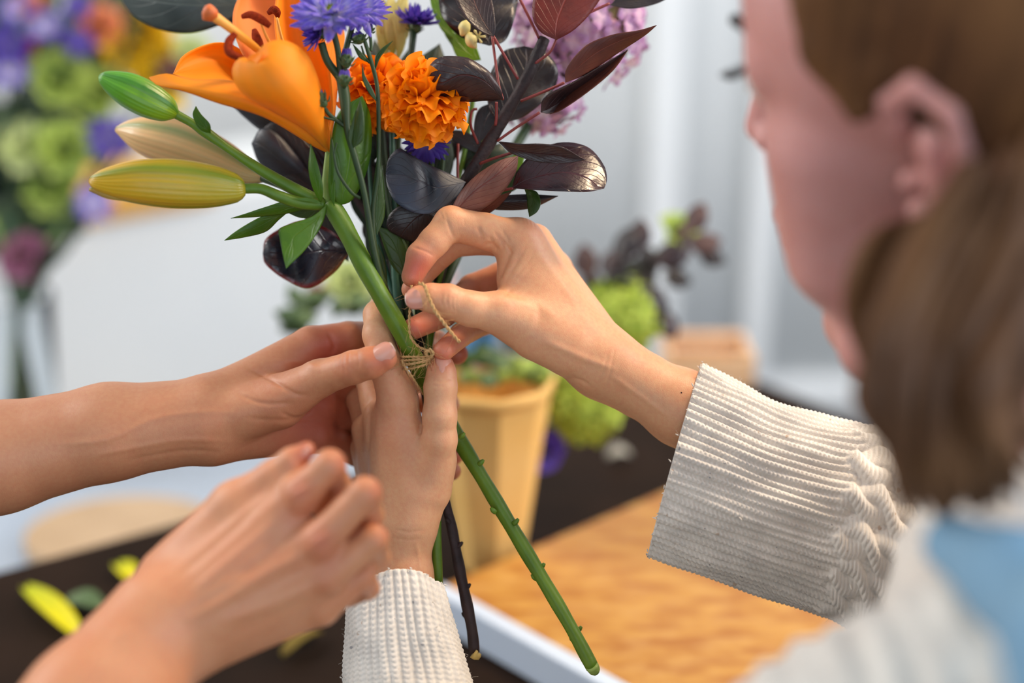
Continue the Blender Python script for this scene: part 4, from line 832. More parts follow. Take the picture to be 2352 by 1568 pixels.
# smoke bush branch --------------------------------------------------------------
cot = empty('smoke_bush_branch', 'dark purple smoke bush branch with red stalked leaves', 'branch', tuple(P(1080, 400, 14)), BG)
br = tube('twig', tpx([(1250, 88, 16, 13), (1215, 170, 14, 14), (1170, 250, 14, 14), (1125, 325, 14, 15), (1080, 400, 16, 15), (1040, 480, 26, 13), (990, 640, 34, 12), (968, 800, 24, 11), (985, 950, 30, 12), (1012, 1110, 22, 13), (1035, 1200, 18, 12), (1056, 1310, 16, 13), (1082, 1430, 12, 13), (1090, 1498, 10, 12)]), M_twig, cot, 12, 110, mod=lambda a, s: 1+.06*np.sin(110*s)+.05*np.cos(3*a+30*s))
for x, y, sx in ((1024, 1196, -1), (1062, 1250, 1), (1080, 1346, 1), (1062, 1412, -1)): tube('node', tpx([(x-sx*9, y+4, 16, 6), (x-sx*3, y-2, 15, 5), (x+sx*1, y-6, 15, 2)]), M_twig, br, 8, 8)
tube('cut_end', tpx([(1087, 1500, 8, 12), (1096, 1506, 8, 10), (1102, 1500, 8, 4)]), plain('cut wood', (206, 180, 104), (180, 150, 84), .6, 300), br, 12, 6)
for q in ([(1155, 228, -2), (1145, 190, 4), (1130, 80, 10)], [(1133, 83, 6), (1160, 130, 8), (1190, 182, 10)], [(1278, 90, 10), (1262, 120, 10), (1228, 146, 12)], [(1296, 190, 0), (1250, 210, 6), (1196, 232, 10)],
          [(1240, 258, 8), (1190, 290, 10), (1142, 324, 12)], [(1140, 234, 6), (1140, 265, 8), (1138, 288, 10)], [(1185, -20, 14), (1215, 40, 14), (1238, 88, 14)], [(1400, 8, 20), (1360, 26, 18), (1345, 34, 16)],
          [(1102, 376, 10), (1140, 362, 6), (1180, 350, 4)], [(1180, 432, 2), (1150, 440, 8), (1110, 470, 14)], [(1098, 330, 16), (1082, 290, 18), (1084, 255, 20), (1096, 250, 20)], [(1064, 480, 24), (1052, 420, 26), (1052, 330, 28)]):
    tube('leaf_stalk', tpx([p+(3.3,) for p in q]), M_pet, cot, 7, 14)
def cl(m, *a, **k): return blade('leaf', m, cot, *a, nu=13, nv=30, **k)
cl(M_cotd, (1150, 285, 28), (1205, 106, 34), [(1122, 245, 28), (1124, 175, 32), (1158, 118, 36)], [(1205, 266, 30), (1262, 220, 34), (1282, 168, 36), (1256, 122, 36)], bulge=3, wave=2)
cl(M_cotd, (1124, 105, 30), (1090, -60, 34), [(1075, 92, 32), (1030, 60, 34), (1010, 20, 36), (1016, -30, 36)], [(1160, 92, 30), (1185, 30, 34), (1180, -30, 36)], bulge=3, wave=3)
cl(M_cot, (1134, 84, 4), (1076, -70, 10), [(1100, 70, 2), (1064, 34, 4), (1044, -20, 8)], [(1138, 60, 4), (1132, 10, 8), (1116, -40, 10)], bulge=-2)
cl(M_cotr, (1278, 92, 6), (1330, -80, 12), [(1240, 72, 4), (1222, 30, 6), (1240, -30, 10)], [(1322, 66, 8), (1364, 20, 12), (1385, -30, 14)], bulge=2)
cl(M_cotb, (1298, 190, -2), (1508, 58, -10), [(1302, 155, -4), (1345, 105, -6), (1405, 80, -8), (1465, 70, -10)], [(1350, 168, 4), (1425, 118, 2), (1480, 82, -6)], bulge=3)
cl(M_cot, (1242, 258, 8), (1442, 114, 8), [(1252, 222, 2), (1320, 186, 2), (1385, 148, 4)], [(1272, 258, 12), (1335, 218, 12), (1395, 168, 12)], [(1300, 226, 18), (1370, 176, 14)], soft=.3)
cl(M_cotb, (1262, 262, 14), (1442, 116, 8), [(1310, 215, 16), (1385, 160, 12)], [(1290, 252, 8), (1345, 215, 6), (1405, 165, 6)])
cl(M_cot, (1156, 228, -8), (979, 180, -14), [(1148, 200, -12), (1118, 160, -14), (1068, 132, -15), (1010, 132, -15), (984, 155, -14)], [(1120, 231, -5), (1060, 233, -3), (1005, 222, -5), (983, 200, -10)], [(1110, 184, -16), (1060, 172, -18), (1015, 190, -18)], wave=.8, wf=9)
cl(M_cotp, (1176, 432, 2), (1388, 432, -6), [(1190, 390, 6), (1232, 346, 10), (1292, 327, 12), (1350, 338, 10), (1386, 378, 4), (1394, 412, -2)], [(1230, 436, -8), (1290, 439, -14), (1350, 440, -12)], [(1215, 412, -1), (1290, 396, -4), (1345, 408, -6), (1372, 428, -6)], soft=.15)
cl(M_cot, (1144, 325, -12), (1345, 367, -14), [(1200, 330, -16), (1280, 334, -17)], [(1175, 352, -10), (1230, 371, -10), (1295, 375, -12)], bulge=-2, wave=.8)
cl(M_cott, (1020, 520, 2), (1190, 358, -2), [(1052, 450, -2), (1095, 402, -4), (1150, 368, -4)], [(1090, 492, 4), (1150, 446, 2), (1184, 396, 0)], [(1080, 448, -8), (1140, 402, -8)], soft=.4)
cl(M_cotb, (1040, 530, 8), (1175, 440, 10), [(1090, 478, 4), (1140, 452, 6)], [(1085, 512, 14), (1140, 478, 14)])
cl(M_cotd, (1104, 474, 16), (1282, 450, 10), [(1140, 452, 14), (1210, 446, 12)], [(1150, 482, 18), (1220, 478, 14)], bulge=3, soft=.3)
cl(M_cotd, (1100, 330, 34), (1150, 232, 34), [(1088, 300, 34), (1100, 250, 34)], [(1130, 300, 34), (1150, 260, 34)])
cl(M_cotd, (1400, 12, 26), (1560, -20, 30), [(1440, -14, 26)], [(1450, 20, 28), (1510, 8, 30)])
cl(M_cotd, (1130, 360, 40), (1020, 300, 40), [(1090, 350, 40), (1050, 330, 40)], [(1100, 320, 40), (1060, 300, 40)])
# blue-black leaves around the lily
ebr = empty('dark_leaf_branch', 'branch of large blue black leaves behind the lily and marigolds', 'branch', tuple(P(900, 560, 40)), BG)
tube('twig', tpx([(700, 300, 50, 7), (800, 430, 46, 8), (880, 560, 42, 9), (940, 720, 34, 9), (968, 850, 28, 8)]), M_twig, ebr, 9, 40)
def el(m, *a, **k): return blade('leaf', m, ebr, *a, nu=13, nv=28, **k)
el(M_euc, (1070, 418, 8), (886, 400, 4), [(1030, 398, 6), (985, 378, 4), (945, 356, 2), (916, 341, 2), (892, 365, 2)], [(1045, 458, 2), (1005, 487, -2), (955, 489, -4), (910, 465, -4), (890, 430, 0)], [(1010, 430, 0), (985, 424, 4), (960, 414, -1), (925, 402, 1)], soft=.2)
el(M_cotd, (985, 490, 10), (925, 548, 14), [(930, 470, 6), (895, 492, 6), (890, 525, 10)], [(1010, 505, 12), (985, 545, 14), (950, 556, 14)], bulge=3)
el(M_eucr, (806, 575, 34), (604, 582, 40), [(760, 530, 30), (700, 508, 32), (650, 520, 36), (612, 548, 40)], [(770, 622, 36), (712, 662, 40), (655, 642, 42), (610, 606, 42)], [(740, 575, 22), (680, 585, 48), (630, 580, 36)], wave=3, wf=5)
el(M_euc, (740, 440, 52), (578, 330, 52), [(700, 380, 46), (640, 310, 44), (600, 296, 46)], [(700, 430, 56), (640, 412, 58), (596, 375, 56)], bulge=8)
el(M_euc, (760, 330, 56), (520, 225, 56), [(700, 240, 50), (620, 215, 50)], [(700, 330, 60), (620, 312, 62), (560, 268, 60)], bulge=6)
el(M_cotd, (780, 470, 44), (640, 380, 50), [(720, 400, 44), (670, 370, 46)], [(740, 470, 50), (680, 440, 52)], bulge=3)
for q in (((770, 470, 48), (600, 300, 56), [(740, 380, 46), (680, 300, 50), (630, 280, 52)], [(700, 450, 54), (640, 400, 58)]), ((790, 430, 50), (640, 250, 54), [(780, 330, 50), (720, 255, 50)], [(720, 420, 52), (660, 340, 54)]), ((800, 520, 50), (650, 420, 56), [(760, 440, 50), (700, 410, 50)], [(730, 500, 52), (690, 470, 52)]),
          ((900, 330, 64), (860, 90, 70), [(850, 280, 66), (836, 170, 66)], [(930, 280, 66), (905, 160, 66)]), ((960, 300, 64), (1010, 100, 70), [(930, 240, 64), (950, 150, 66)], [(1010, 250, 66), (1030, 170, 66)]), ((950, 300, 70), (940, 110, 74), [(905, 240, 70), (908, 160, 70)], [(985, 240, 72), (975, 160, 72)])):
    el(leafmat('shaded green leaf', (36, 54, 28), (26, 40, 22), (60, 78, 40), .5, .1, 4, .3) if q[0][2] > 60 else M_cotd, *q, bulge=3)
el(M_grey, (560, 10, 62), (275, -10, 70), [(480, -40, 60), (360, -60, 62)], [(520, 50, 60), (440, 76, 62), (360, 66, 66), (300, 30, 70)], [(420, 10, 56)], soft=.6)
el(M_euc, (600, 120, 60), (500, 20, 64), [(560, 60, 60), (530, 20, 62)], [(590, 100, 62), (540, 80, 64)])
el(M_grey, (800, 600, 46), (700, 480, 50), [(740, 560, 46), (705, 520, 48)], [(800, 550, 48), (760, 490, 50)], bulge=3)
rg = np.random.default_rng(11)
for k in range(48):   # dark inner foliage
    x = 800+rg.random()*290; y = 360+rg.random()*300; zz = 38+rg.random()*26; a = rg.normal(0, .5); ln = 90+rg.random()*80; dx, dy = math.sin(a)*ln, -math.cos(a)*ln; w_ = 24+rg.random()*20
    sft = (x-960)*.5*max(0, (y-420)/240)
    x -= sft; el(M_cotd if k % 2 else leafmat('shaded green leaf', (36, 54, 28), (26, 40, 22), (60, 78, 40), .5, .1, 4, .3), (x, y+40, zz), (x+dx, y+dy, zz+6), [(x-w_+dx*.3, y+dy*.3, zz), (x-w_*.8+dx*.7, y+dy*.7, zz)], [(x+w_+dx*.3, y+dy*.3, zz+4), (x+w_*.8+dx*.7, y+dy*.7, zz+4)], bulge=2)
# hydrangea -------------------------------------------------------------------------
M_hy = petalmat('pink hydrangea floret', (226, 190, 206), (190, 142, 182), .6, .3, .4, .2); M_hy2 = petalmat('pale pink hydrangea floret', (236, 214, 214), (206, 164, 190), .6, .3, .4, .2)
def floret_mesh(seed, m):
    r_ = np.random.default_rng(seed); pts = []
    for k in range(4):
        a = k*math.pi/2; nu, nv = 5, 5; V = []
        for j in range(nv):
            t_ = j/(nv-1); ww = .42*math.sin(math.pi*(t_*.75+.12))
            for i in range(nu):
                u = -1+2*i/(nu-1); x, y, z = t_*.95, u*ww, .10*t_*t_-.10*u*u+.04*math.sin(6*t_+k+seed)
                V.append((x*math.cos(a)-y*math.sin(a), x*math.sin(a)+y*math.cos(a), z))
        uv = np.stack(np.meshgrid(np.linspace(0, 1, nu), np.linspace(0, 1, nv)), -1).reshape(-1, 2); pts.append((np.array(V), grid_faces(nu, nv), uv))
    v_, f_, u_ = join(pts); return withmat(mesh(v_, f_, u_), m)
def floret_ball(e, spheres, z, n, fr, meshes, seed, ax=(0, .3, -.9), lo=-.35):
    r_ = np.random.default_rng(seed); A = np.array(camvec(*ax)); A /= np.linalg.norm(A); tot = sum(s[2]**2 for s in spheres)
    for sx, sy, sr, dz in spheres:
        C0 = P(sx, sy, z+dz); Rm = R(sr, z+dz); m_ = int(n*sr*sr/tot)
        for i in range(m_):
            y = 1-(1-lo)*(i+.5)/m_; a = i*2.39996; B = Vector(A).orthogonal().normalized(); Cc = Vector(A).cross(B); q = math.sqrt(max(0, 1-y*y))
            d = (B*math.cos(a)*q+Cc*math.sin(a)*q+Vector(A)*y).normalized(); d2 = (d+Vector(r_.normal(0, .28, 3))).normalized(); s = R(fr, z)*(1+r_.normal(0, .12))
            inst('floret', meshes[int(r_.integers(len(meshes)))], frame(Vector(C0)+d*Rm*(1+r_.normal(0, .05)), d2, r_.normal(0, 1, 3), s), e)
        tag(blob('heart', C0, Rm*.86, plain('hydrangea heart', (140, 128, 96), (112, 112, 70), .8, 60, .1), e), kind='stuff')
hyd = empty('hydrangea', 'pink hydrangea head behind the smoke bush branch', 'hydrangea', tuple(P(1180, 420, 100)), BG)
HM = [floret_mesh(1, M_hy), floret_mesh(2, M_hy2), floret_mesh(3, M_hy)]
floret_ball(hyd, [(1330, 60, 150, 30), (1245, 215, 92, 20)], 95, 190, 30, HM, 4)
tube('stem', tpx([(1230, 260, 110, 12), (1130, 430, 80, 11), (1020, 660, 45, 10), (972, 850, 30, 8)]), M_stem_dk, hyd, 10, 30)
# pale yellow snapdragon-like spike behind
yl = empty('yellow_flower', 'pale yellow slender petalled flower behind the marigolds', 'flower', tuple(P(905, 200, 70)), BG)
M_yl = petalmat('pale yellow petal', (190, 190, 90), (236, 222, 140), .5, .35, .3)
for k in range(9):
    x = 878+k*7; blade('petal', M_yl, yl, (900+k*1.5, 150-(k % 3)*26, 62+k % 2*6), (x+(k-4)*3, -20-(k % 2)*20+(k % 3)*16, 58), [(x-10, 100-(k % 3)*20, 58), (x-16, 40, 56)], [(x+12, 100-(k % 3)*20, 60), (x+12, 40, 58)], nu=5, nv=10)
tube('stem', tpx([(905, 150, 66, 8), (905, 300, 56, 8), (915, 600, 40, 7), (965, 850, 26, 6)]), M_stem, yl, 8, 20)
# bright green leafy stem, cream filler buds and narrow grass leaves
gl = empty('leafy_stem', 'bright green leafy stem with cream buds behind the brown leaves', 'foliage', tuple(P(1060, 200, 50)), BG)
M_lime = leafmat('lime leaf', (128, 168, 40), (104, 150, 32), (170, 196, 90), .42, .35, 3, .4)
blade('leaf', M_lime, gl, (1105, 138, 44), (1040, 75, 46), [(1060, 140, 44), (1040, 110, 46)], [(1090, 100, 46), (1062, 82, 46)]); blade('leaf', M_lime, gl, (1042, 88, 50), (985, -30, 50), [(1015, 70, 50), (992, 20, 50)], [(1036, 60, 50), (1012, 10, 50)])
blade('leaf', M_lime, gl, (1040, 110, 54), (1075, -20, 54), [(1020, 60, 54)], [(1050, 50, 54)])
tube('stem', tpx([(1000, -10, 52, 5), (1040, 84, 52, 6), (1085, 180, 50, 6), (1070, 330, 48, 6), (1010, 600, 38, 6), (972, 850, 26, 6)]), M_stem, gl, 8, 30)
M_cream = plain('cream bud', (226, 214, 150), (206, 190, 110), .5, 120, .4)
for x, y, dx in ((1068, 64, -3), (1082, 92, 4)):
    tube('flower_bud', tpx([(x+dx*3, y+18, 20, 3), (x+dx, y+8, 20, 12), (x, y-2, 20, 14), (x-dx*1.5, y-13, 20, 9), (x-dx*2, y-18, 20, 2)]), M_cream, gl, 14, 16, mod=lambda a, s: 1+.06*np.cos(5*a))
for k in range(6):
    a = k*1.05; tube('flower_bud', tpx([(1098, 84, 20, 2), (1098+10*math.cos(a), 84+10*math.sin(a), 18, 2.5), (1098+15*math.cos(a), 84+15*math.sin(a), 18, 3.5), (1098+18*math.cos(a), 84+18*math.sin(a), 18, 1)]), M_cream, gl, 6, 8)
blade('leaf', M_leafd, gl, (1205, 434, 8), (1216, 498, 2), [(1210, 450, 8), (1212, 475, 6)], [(1232, 440, 4), (1242, 465, 0), (1234, 486, 0)], bulge=2)
blade('leaf', M_lime, gl, (1185, 410, 30), (1210, 330, 32), [(1160, 380, 30)], [(1200, 380, 30)])
blade('leaf', M_leafd, gl, (1150, 450, 30), (1205, 380, 28), [(1150, 420, 30)], [(1190, 430, 30)])
gr = empty('grass_stems', 'narrow green and blue green stems running down between the leaves', 'foliage', tuple(P(900, 600, 10)), BG)
for m, q in ((M_teal, [(900, 300, 40, 6), (905, 520, 30, 7), (908, 640, 22, 9), (925, 760, 18, 9), (960, 850, 16, 8)]), (M_teal, [(846, 330, 36, 4), (852, 430, 34, 5), (870, 560, 30, 6), (930, 760, 22, 6), (965, 850, 20, 5)]),
             (M_stem, [(990, 640, 20, 5), (992, 740, 16, 8), (982, 830, 12, 9), (985, 950, 20, 10), (1000, 1150, 16, 12), (1002, 1230, 12, 12), (1006, 1345, 10, 12)]), (M_stem_dk, [(1020, 330, 40, 6), (1000, 560, 36, 6), (975, 800, 22, 6)]),
             (M_stem_dk, [(880, 380, 30, 5), (915, 600, 26, 5), (950, 820, 18, 5)]), (M_twig, [(1034, 560, 40, 3), (1018, 640, 36, 3), (1000, 700, 30, 3)]), (M_stem, [(1115, 300, 50, 5), (1075, 430, 44, 5), (1010, 640, 34, 6), (970, 840, 24, 6)])):
    tube('stem', tpx(q), m, gr, 9, 36)
for a in (((866, 540, -10), (868, 350, -12), [(852, 500, -10), (858, 420, -12)], [(884, 490, -8), (880, 410, -10)]), ((928, 640, 16), (868, 520, 10), [(900, 610, 14), (880, 560, 12)], [(945, 600, 16), (920, 540, 14)]), ((890, 650, 10), (868, 560, 8), [(872, 610, 8)], [(884, 600, 8)])):
    blade('leaf', M_leafd, gr, *a, bulge=1, nu=7)
# twine -----------------------------------------------------------------------------
M_tw = plain('jute twine', (216, 178, 124), (186, 144, 94), .85, 500, .15, .5, 2000)
tw = empty('twine', 'loop of jute twine tied round the stems and pinched between finger and thumb', 'twine', tuple(P(958, 822, -6)))
def rope(name, pts, r, parent, pitch=.0042, plies=2, seg=6):
    p = catmull([tuple(P(*q)) for q in pts], 400); L = np.r_[0, np.cumsum(np.linalg.norm(np.diff(p, axis=0), axis=1))]; n = max(24, int(L[-1]/pitch*9)); p = np.stack([np.interp(np.linspace(0, L[-1], n), L, p[:, i]) for i in range(3)], 1)
    T = np.gradient(p, axis=0); T /= np.linalg.norm(T, axis=1)[:, None]; A = np.cross(T, FW+.01*RT); A /= np.linalg.norm(A, axis=1)[:, None]; B = np.cross(T, A); s = np.linspace(0, L[-1], n); parts_ = []
    for k in range(plies):
        ph = 2*math.pi*k/plies+2*math.pi*s/pitch; q = p+(A*np.cos(ph)[:, None]+B*np.sin(ph)[:, None])*r*.55
        parts_.append(tube_data(np.hstack([q, np.full((n, 1), r*.62)]), seg, n))
    for k in range(int(L[-1]/.0013)):
        i = int(rg.integers(n-1)); d = rg.normal(0, 1, 3)+T[i]*1.2; d /= np.linalg.norm(d); b = rg.normal(0, .5, 3); l_ = .003+.009*rg.random()**2.2
        parts_.append(tube_data([tuple(p[i]+d*l_*t_+b*l_*t_*t_)+(.00008,) for t_ in (0, .5, 1)], 3, 4))
    v_, f_, u_ = join(parts_); return obj(name, mesh(v_, fixquads(f_), u_), M_tw, parent)
rope('loose_end', [(962, 650, -30), (975, 655, -34), (984, 680, -37), (1000, 715, -38), (1022, 745, -36), (1040, 768, -34), (1056, 786, -33)], .00095, tw, .0062)
rope('strand', [(945, 655, -18), (942, 700, -20), (940, 745, -20), (944, 775, -18), (962, 796, -18), (985, 806, -16), (996, 812, -14)], .00068, tw, .006)
for k, (dy, dz) in enumerate(((-8, 0), (0, -2), (8, 0), (15, 1), (3, -3))):
    a0 = k*.5; q = []
    for j in range(15):
        a = 2*math.pi*j/14; q.append((958+43*math.cos(a), 822+dy+6*math.sin(a)-5*math.cos(a)+3*math.sin(2*a+k), 4+dz-24*math.sin(a)))
    rope('wrap', q, .00066, tw, .006, seg=5)
rope('knot', [(978, 812, -18), (988, 802, -23), (995, 812, -23), (986, 820, -21), (977, 812, -23), (984, 805, -24), (992, 814, -21)], .0007, tw, .006)
rope('tail', [(922, 826, -20), (932, 846, -20), (948, 868, -16), (962, 890, -10), (970, 905, -2)], .00062, tw, .006)
# ------------------------------------------------------------------ out of focus flowers behind
def PT(x, y, zw): q = PX(hit(x, y, zw)[None])[0]; return (float(q[0]), float(q[1]), float(q[2]))
def bloom(name, label, cat, grp, c, z, Rpx, m, ax, n, seed, w=.5, cup=.35, stem=None, sm=M_stem_dk, curl=.1, ruf=.08):
    e = empty(name, label, cat, tuple(P(c[0], c[1], z)), grp); r_ = np.random.default_rng(seed); A = Vector(camvec(*ax)).normalized(); C0 = Vector(P(c[0], c[1], z)); Rm = R(Rpx, z); B = A.orthogonal().normalized(); Cc = A.cross(B)
    ms = [withmat(unit_petal(w, curl, ruf, 2, seed+i, 7, 7, cup), m) for i in range(2)]
    for i in range(n):
        f = i/n; a = i*2.4; el = math.radians(78-70*f+r_.normal(0, 5)); rad = B*math.cos(a)+Cc*math.sin(a); d = rad*math.cos(el)+A*math.sin(el); nx = rad*math.sin(el)-A*math.cos(el); y = d.cross(nx); s = Rm*(.62+.42*f)
        inst('petal', ms[i % 2], Matrix.Translation(C0-A*Rm*.35+rad*Rm*.06) @ Matrix((nx*-1 if cup < 0 else nx, y, d)).transposed().to_4x4() @ Matrix.Diagonal((s, s, s, 1)), e)
    V, F, U = tube_data([tuple(C0-A*Rm*.7)+(Rm*.06,), tuple(C0-A*Rm*.5)+(Rm*.22,), tuple(C0-A*Rm*.2)+(Rm*.25,), tuple(C0+A*Rm*.1)+(Rm*.12,)], 10, 8); obj('calyx', mesh(V, fixquads(F), U), sm, e)
    if stem: tube('stem', tpx([p if len(p) == 4 else p+(6,) for p in stem]), sm, e, 8, 16)
    return e
M_lis = petalmat('green lisianthus petal', (150, 170, 70), (176, 196, 96), .55, .3, .4); M_lisp = petalmat('pale green petal', (170, 190, 110), (206, 216, 150), .55, .3, .4)
M_yel = petalmat('yellow petal', (214, 170, 20), (236, 196, 24), .5, .3, .4); M_org = petalmat('salmon petal', (214, 120, 70), (224, 140, 96), .55, .3); M_rose = petalmat('dusky pink petal', (170, 106, 130), (158, 100, 130), .6, .3)
M_red = petalmat('red petal', (170, 30, 40), (190, 40, 50), .5, .2); M_blu = petalmat('light blue petal', (150, 190, 220), (120, 176, 220), .5, .3); M_gh = petalmat('green hydrangea floret', (150, 176, 52), (186, 200, 84), .6, .3)
GHM = [floret_mesh(30, M_gh), floret_mesh(31, M_gh)]
# kraft vase on the dark table with its flowers
GR = 'flowers standing in the kraft vase'
bz = PT(1125, 1290, ZT); vb = hit(1128, 1290, ZT); zt = bz[2]
M_kraft = plain('kraft paper', (240, 196, 122), (232, 184, 106), .6, 16, .3)
vs = empty('kraft_vase', 'tapered kraft paper vase standing on the dark table behind the hands', 'vase', tuple(vb))
topc = P(1122, 880, zt); hgt = (topc-vb)@np.array([0, 0, 1.0]); ht = .175
def zcone(name, c, prof, m, parent, seg=48):
    th = np.linspace(0, 2*math.pi, seg, endpoint=False); V = np.array([[c[0]+r*math.cos(a), c[1]+r*math.sin(a), c[2]+z] for z, r in prof for a in th]); F = grid_faces(seg, len(prof), True); uv = np.stack(np.meshgrid(np.arange(seg)/seg, np.linspace(0, 1, len(prof))), -1).reshape(-1, 2)
    return obj(name, mesh(V, F, uv), m, parent)
zcone('vase_wall', vb, [(.002, 0.0001), (.002, .026), (.0, .028), (.09, .041), (ht, .054), (ht+.001, .055), (ht, .0535), (.09, .0395), (.006, .027), (.006, .0001)], M_kraft, vs, 9).data.polygons.foreach_set('use_smooth', [False]*81)
zcone('seam_fold', vb, [(ht-.010, .0531), (ht-.010, .0545), (ht+.003, .0565), (ht+.003, .0542), (ht-.010, .0531)], M_kraft, vs, 9)
mouth = (1128, 890, zt)
def st_(c, z): return [(c[0], c[1], z, 5), ((c[0]+mouth[0])/2+10, (c[1]+mouth[1])/2-15, (z+zt)/2, 5), (1128+(c[0]-1128)*.12, 900, zt, 5), (1126, 1150, zt, 4)]
for i, (c, r_, lb) in enumerate((((1425, 735), 92, 'lime green hydrangea head beside the wrist of the pinching hand'), ((1335, 925), 92, 'lime green hydrangea head below the forearm, right of the kraft vase'))):
    e = empty('hydrangea', lb, 'hydrangea', tuple(P(c[0], c[1], zt)), GR); floret_ball(e, [(c[0], c[1], r_, 0)], zt-10, 90, 22, GHM, 40+i); tube('stem', tpx(st_(c, zt+20)), M_stem_dk, e, 8, 16)
e = bloom('violet_flower', 'violet flower hanging beside the kraft vase below the green hydrangea', 'flower', GR, (1258, 1045), zt-20, 62, petalmat('violet petal', (92, 66, 160), (110, 84, 186), .6, .3), (.5, -.5, -.6), 18, 50, stem=[(1250, 1020, zt, 5), (1240, 930, zt, 5), (1170, 870, zt, 5), (1140, 960, zt, 4)])
c2 = empty('smoke_bush_branch', 'blurred smoke bush branch rising behind the pinching hand', 'branch', tuple(P(1400, 650, zt)), GR)
tube('twig', tpx([(1128, 950, zt, 6), (1200, 860, zt, 6), (1360, 720, zt+10, 6), (1470, 640, zt+10, 5), (1600, 540, zt+10, 4)]), M_twig, c2, 8, 24)
rg = np.random.default_rng(21)
M_cb = leafmat('brown blurred leaf', (92, 66, 62), (70, 48, 48), (130, 80, 74), .55, .15, 6, .3)
for k, (x, y, a, l_, m) in enumerate(((1345, 600, 1.7, 85, M_cb), (1360, 650, 2.0, 70, M_cot), (1440, 560, 1.2, 90, M_cotd), (1450, 625, .4, 95, M_cotd), (1490, 600, 1.9, 80, M_cotd), (1425, 650, 2.6, 80, M_cotd), (1545, 590, .3, 90, M_cot), (1500, 690, -.8, 95, M_cotd), (1530, 745, -.9, 80, M_cot),
        (1560, 545, 1.0, 80, M_cb), (1620, 560, .2, 80, M_cb), (1635, 590, -.4, 70, M_cotd), (1600, 500, 1.1, 80, M_cb), (1470, 540, 1.5, 80, M_cot), (1400, 605, 1.3, 70, M_cot), (1555, 640, -.3, 70, M_cotd), (1585, 520, .7, 80, M_cot), (1480, 650, .9, 80, M_cotd), (1450, 690, -.3, 80, M_cotd))):
    zz = zt+rg.normal(0, 25); dx, dy = math.cos(a)*l_, -math.sin(a)*l_; nx, ny = -dy*.32, dx*.32
    blade('leaf', m, c2, (x-dx/2, y-dy/2, zz), (x+dx/2, y+dy/2, zz+10), [(x-dx*.15+nx, y-dy*.15+ny, zz), (x+dx*.25+nx*.8, y+dy*.25+ny*.8, zz)], [(x-dx*.15-nx, y-dy*.15-ny, zz+8), (x+dx*.25-nx*.8, y+dy*.25-ny*.8, zz+8)], bulge=4, nu=5, nv=10)
bloom('green_flower', 'yellow green flower at the top of the blurred smoke bush', 'flower', GR, (1560, 520), zt+30, 50, M_lis, (.2, .6, -.7), 14, 60, stem=st_((1560, 540), zt+30))
bloom('blue_flower', 'light blue flower glimpsed under the pinching hand', 'flower', GR, (1105, 785), zt-20, 44, M_blu, (.2, .3, -.9), 14, 61, stem=st_((1105, 800), zt))
bloom('pale_pink_flower', 'small pale pink flower at the kraft vase mouth', 'flower', GR, (1078, 848), zt-30, 30, petalmat('shell pink petal', (226, 200, 200), (230, 206, 206), .6, .3), (-.2, .3, -.9), 12, 62, stem=st_((1085, 860), zt))
bloom('pale_green_flower', 'pale green blurred flower left of the lily stem', 'flower', GR, (800, 640), zt+10, 66, M_lisp, (-.2, .5, -.8), 16, 63, stem=st_((810, 660), zt+10))
bloom('red_flower', 'small red flower hanging below the dark red rimmed leaf', 'flower', GR, (722, 672), zt+20, 26, M_red, (-.4, -.4, -.8), 10, 64, stem=st_((735, 665), zt+10))
bloom('pale_pink_flower', 'pale pink blurred flower seen through the pinching fingers', 'flower', GR, (1010, 640), zt+20, 46, MATS['shell pink petal'], (0, .3, -.9), 14, 65, stem=st_((1030, 660), zt))
fo = empty('leafy_foliage', 'green foliage spreading round the kraft vase mouth', 'foliage', tuple(P(1100, 860, zt)), GR)
M_fg = leafmat('sage leaf', (110, 132, 84), (84, 108, 68), (150, 166, 120), .55, .2, 4, .3)
for k in range(34):
    x = 660+rg.random()*600; y = 800-70*math.sin((x-660)/600*3)+rg.normal(0, 26); zz = zt+rg.normal(0, 30); a = rg.random()*6.28; l_ = 70+40*rg.random(); dx, dy = math.cos(a)*l_, -math.sin(a)*l_*.6; nx, ny = -dy*.3, dx*.3
    if x < 850: y -= 70
    blade('leaf', M_fg if k % 3 else M_leafd, fo, (x-dx/2, y-dy/2, zz), (x+dx/2, y+dy/2, zz+10), [(x+nx, y+ny, zz)], [(x-nx, y-ny, zz+6)], bulge=4, nu=5, nv=8)
for k in range(22):
    x = 1050+rg.random()*200; y = 850+rg.normal(0, 16); zz = zt-45+rg.normal(0, 15); a = rg.random()*6.28; l_ = 60+40*rg.random(); dx, dy = math.cos(a)*l_, -math.sin(a)*l_*.5; nx, ny = -dy*.4, dx*.3
    blade('leaf', (M_fg, M_leafd, M_lis)[k % 3], fo, (x-dx/2, y-dy/2, zz), (x+dx/2, y+dy/2, zz+10), [(x+nx, y+ny, zz)], [(x-nx, y-ny, zz+6)], bulge=4, nu=5, nv=8)
for x in (700, 800, 900, 1000, 1180, 1240): tube('stem', tpx([(x, 770, zt, 4), ((x+1128)/2, 835, zt, 4), (1128+(x-1128)*.1, 900, zt, 4), (1127, 1100, zt, 3)]), M_stem_dk, fo, 6, 14)
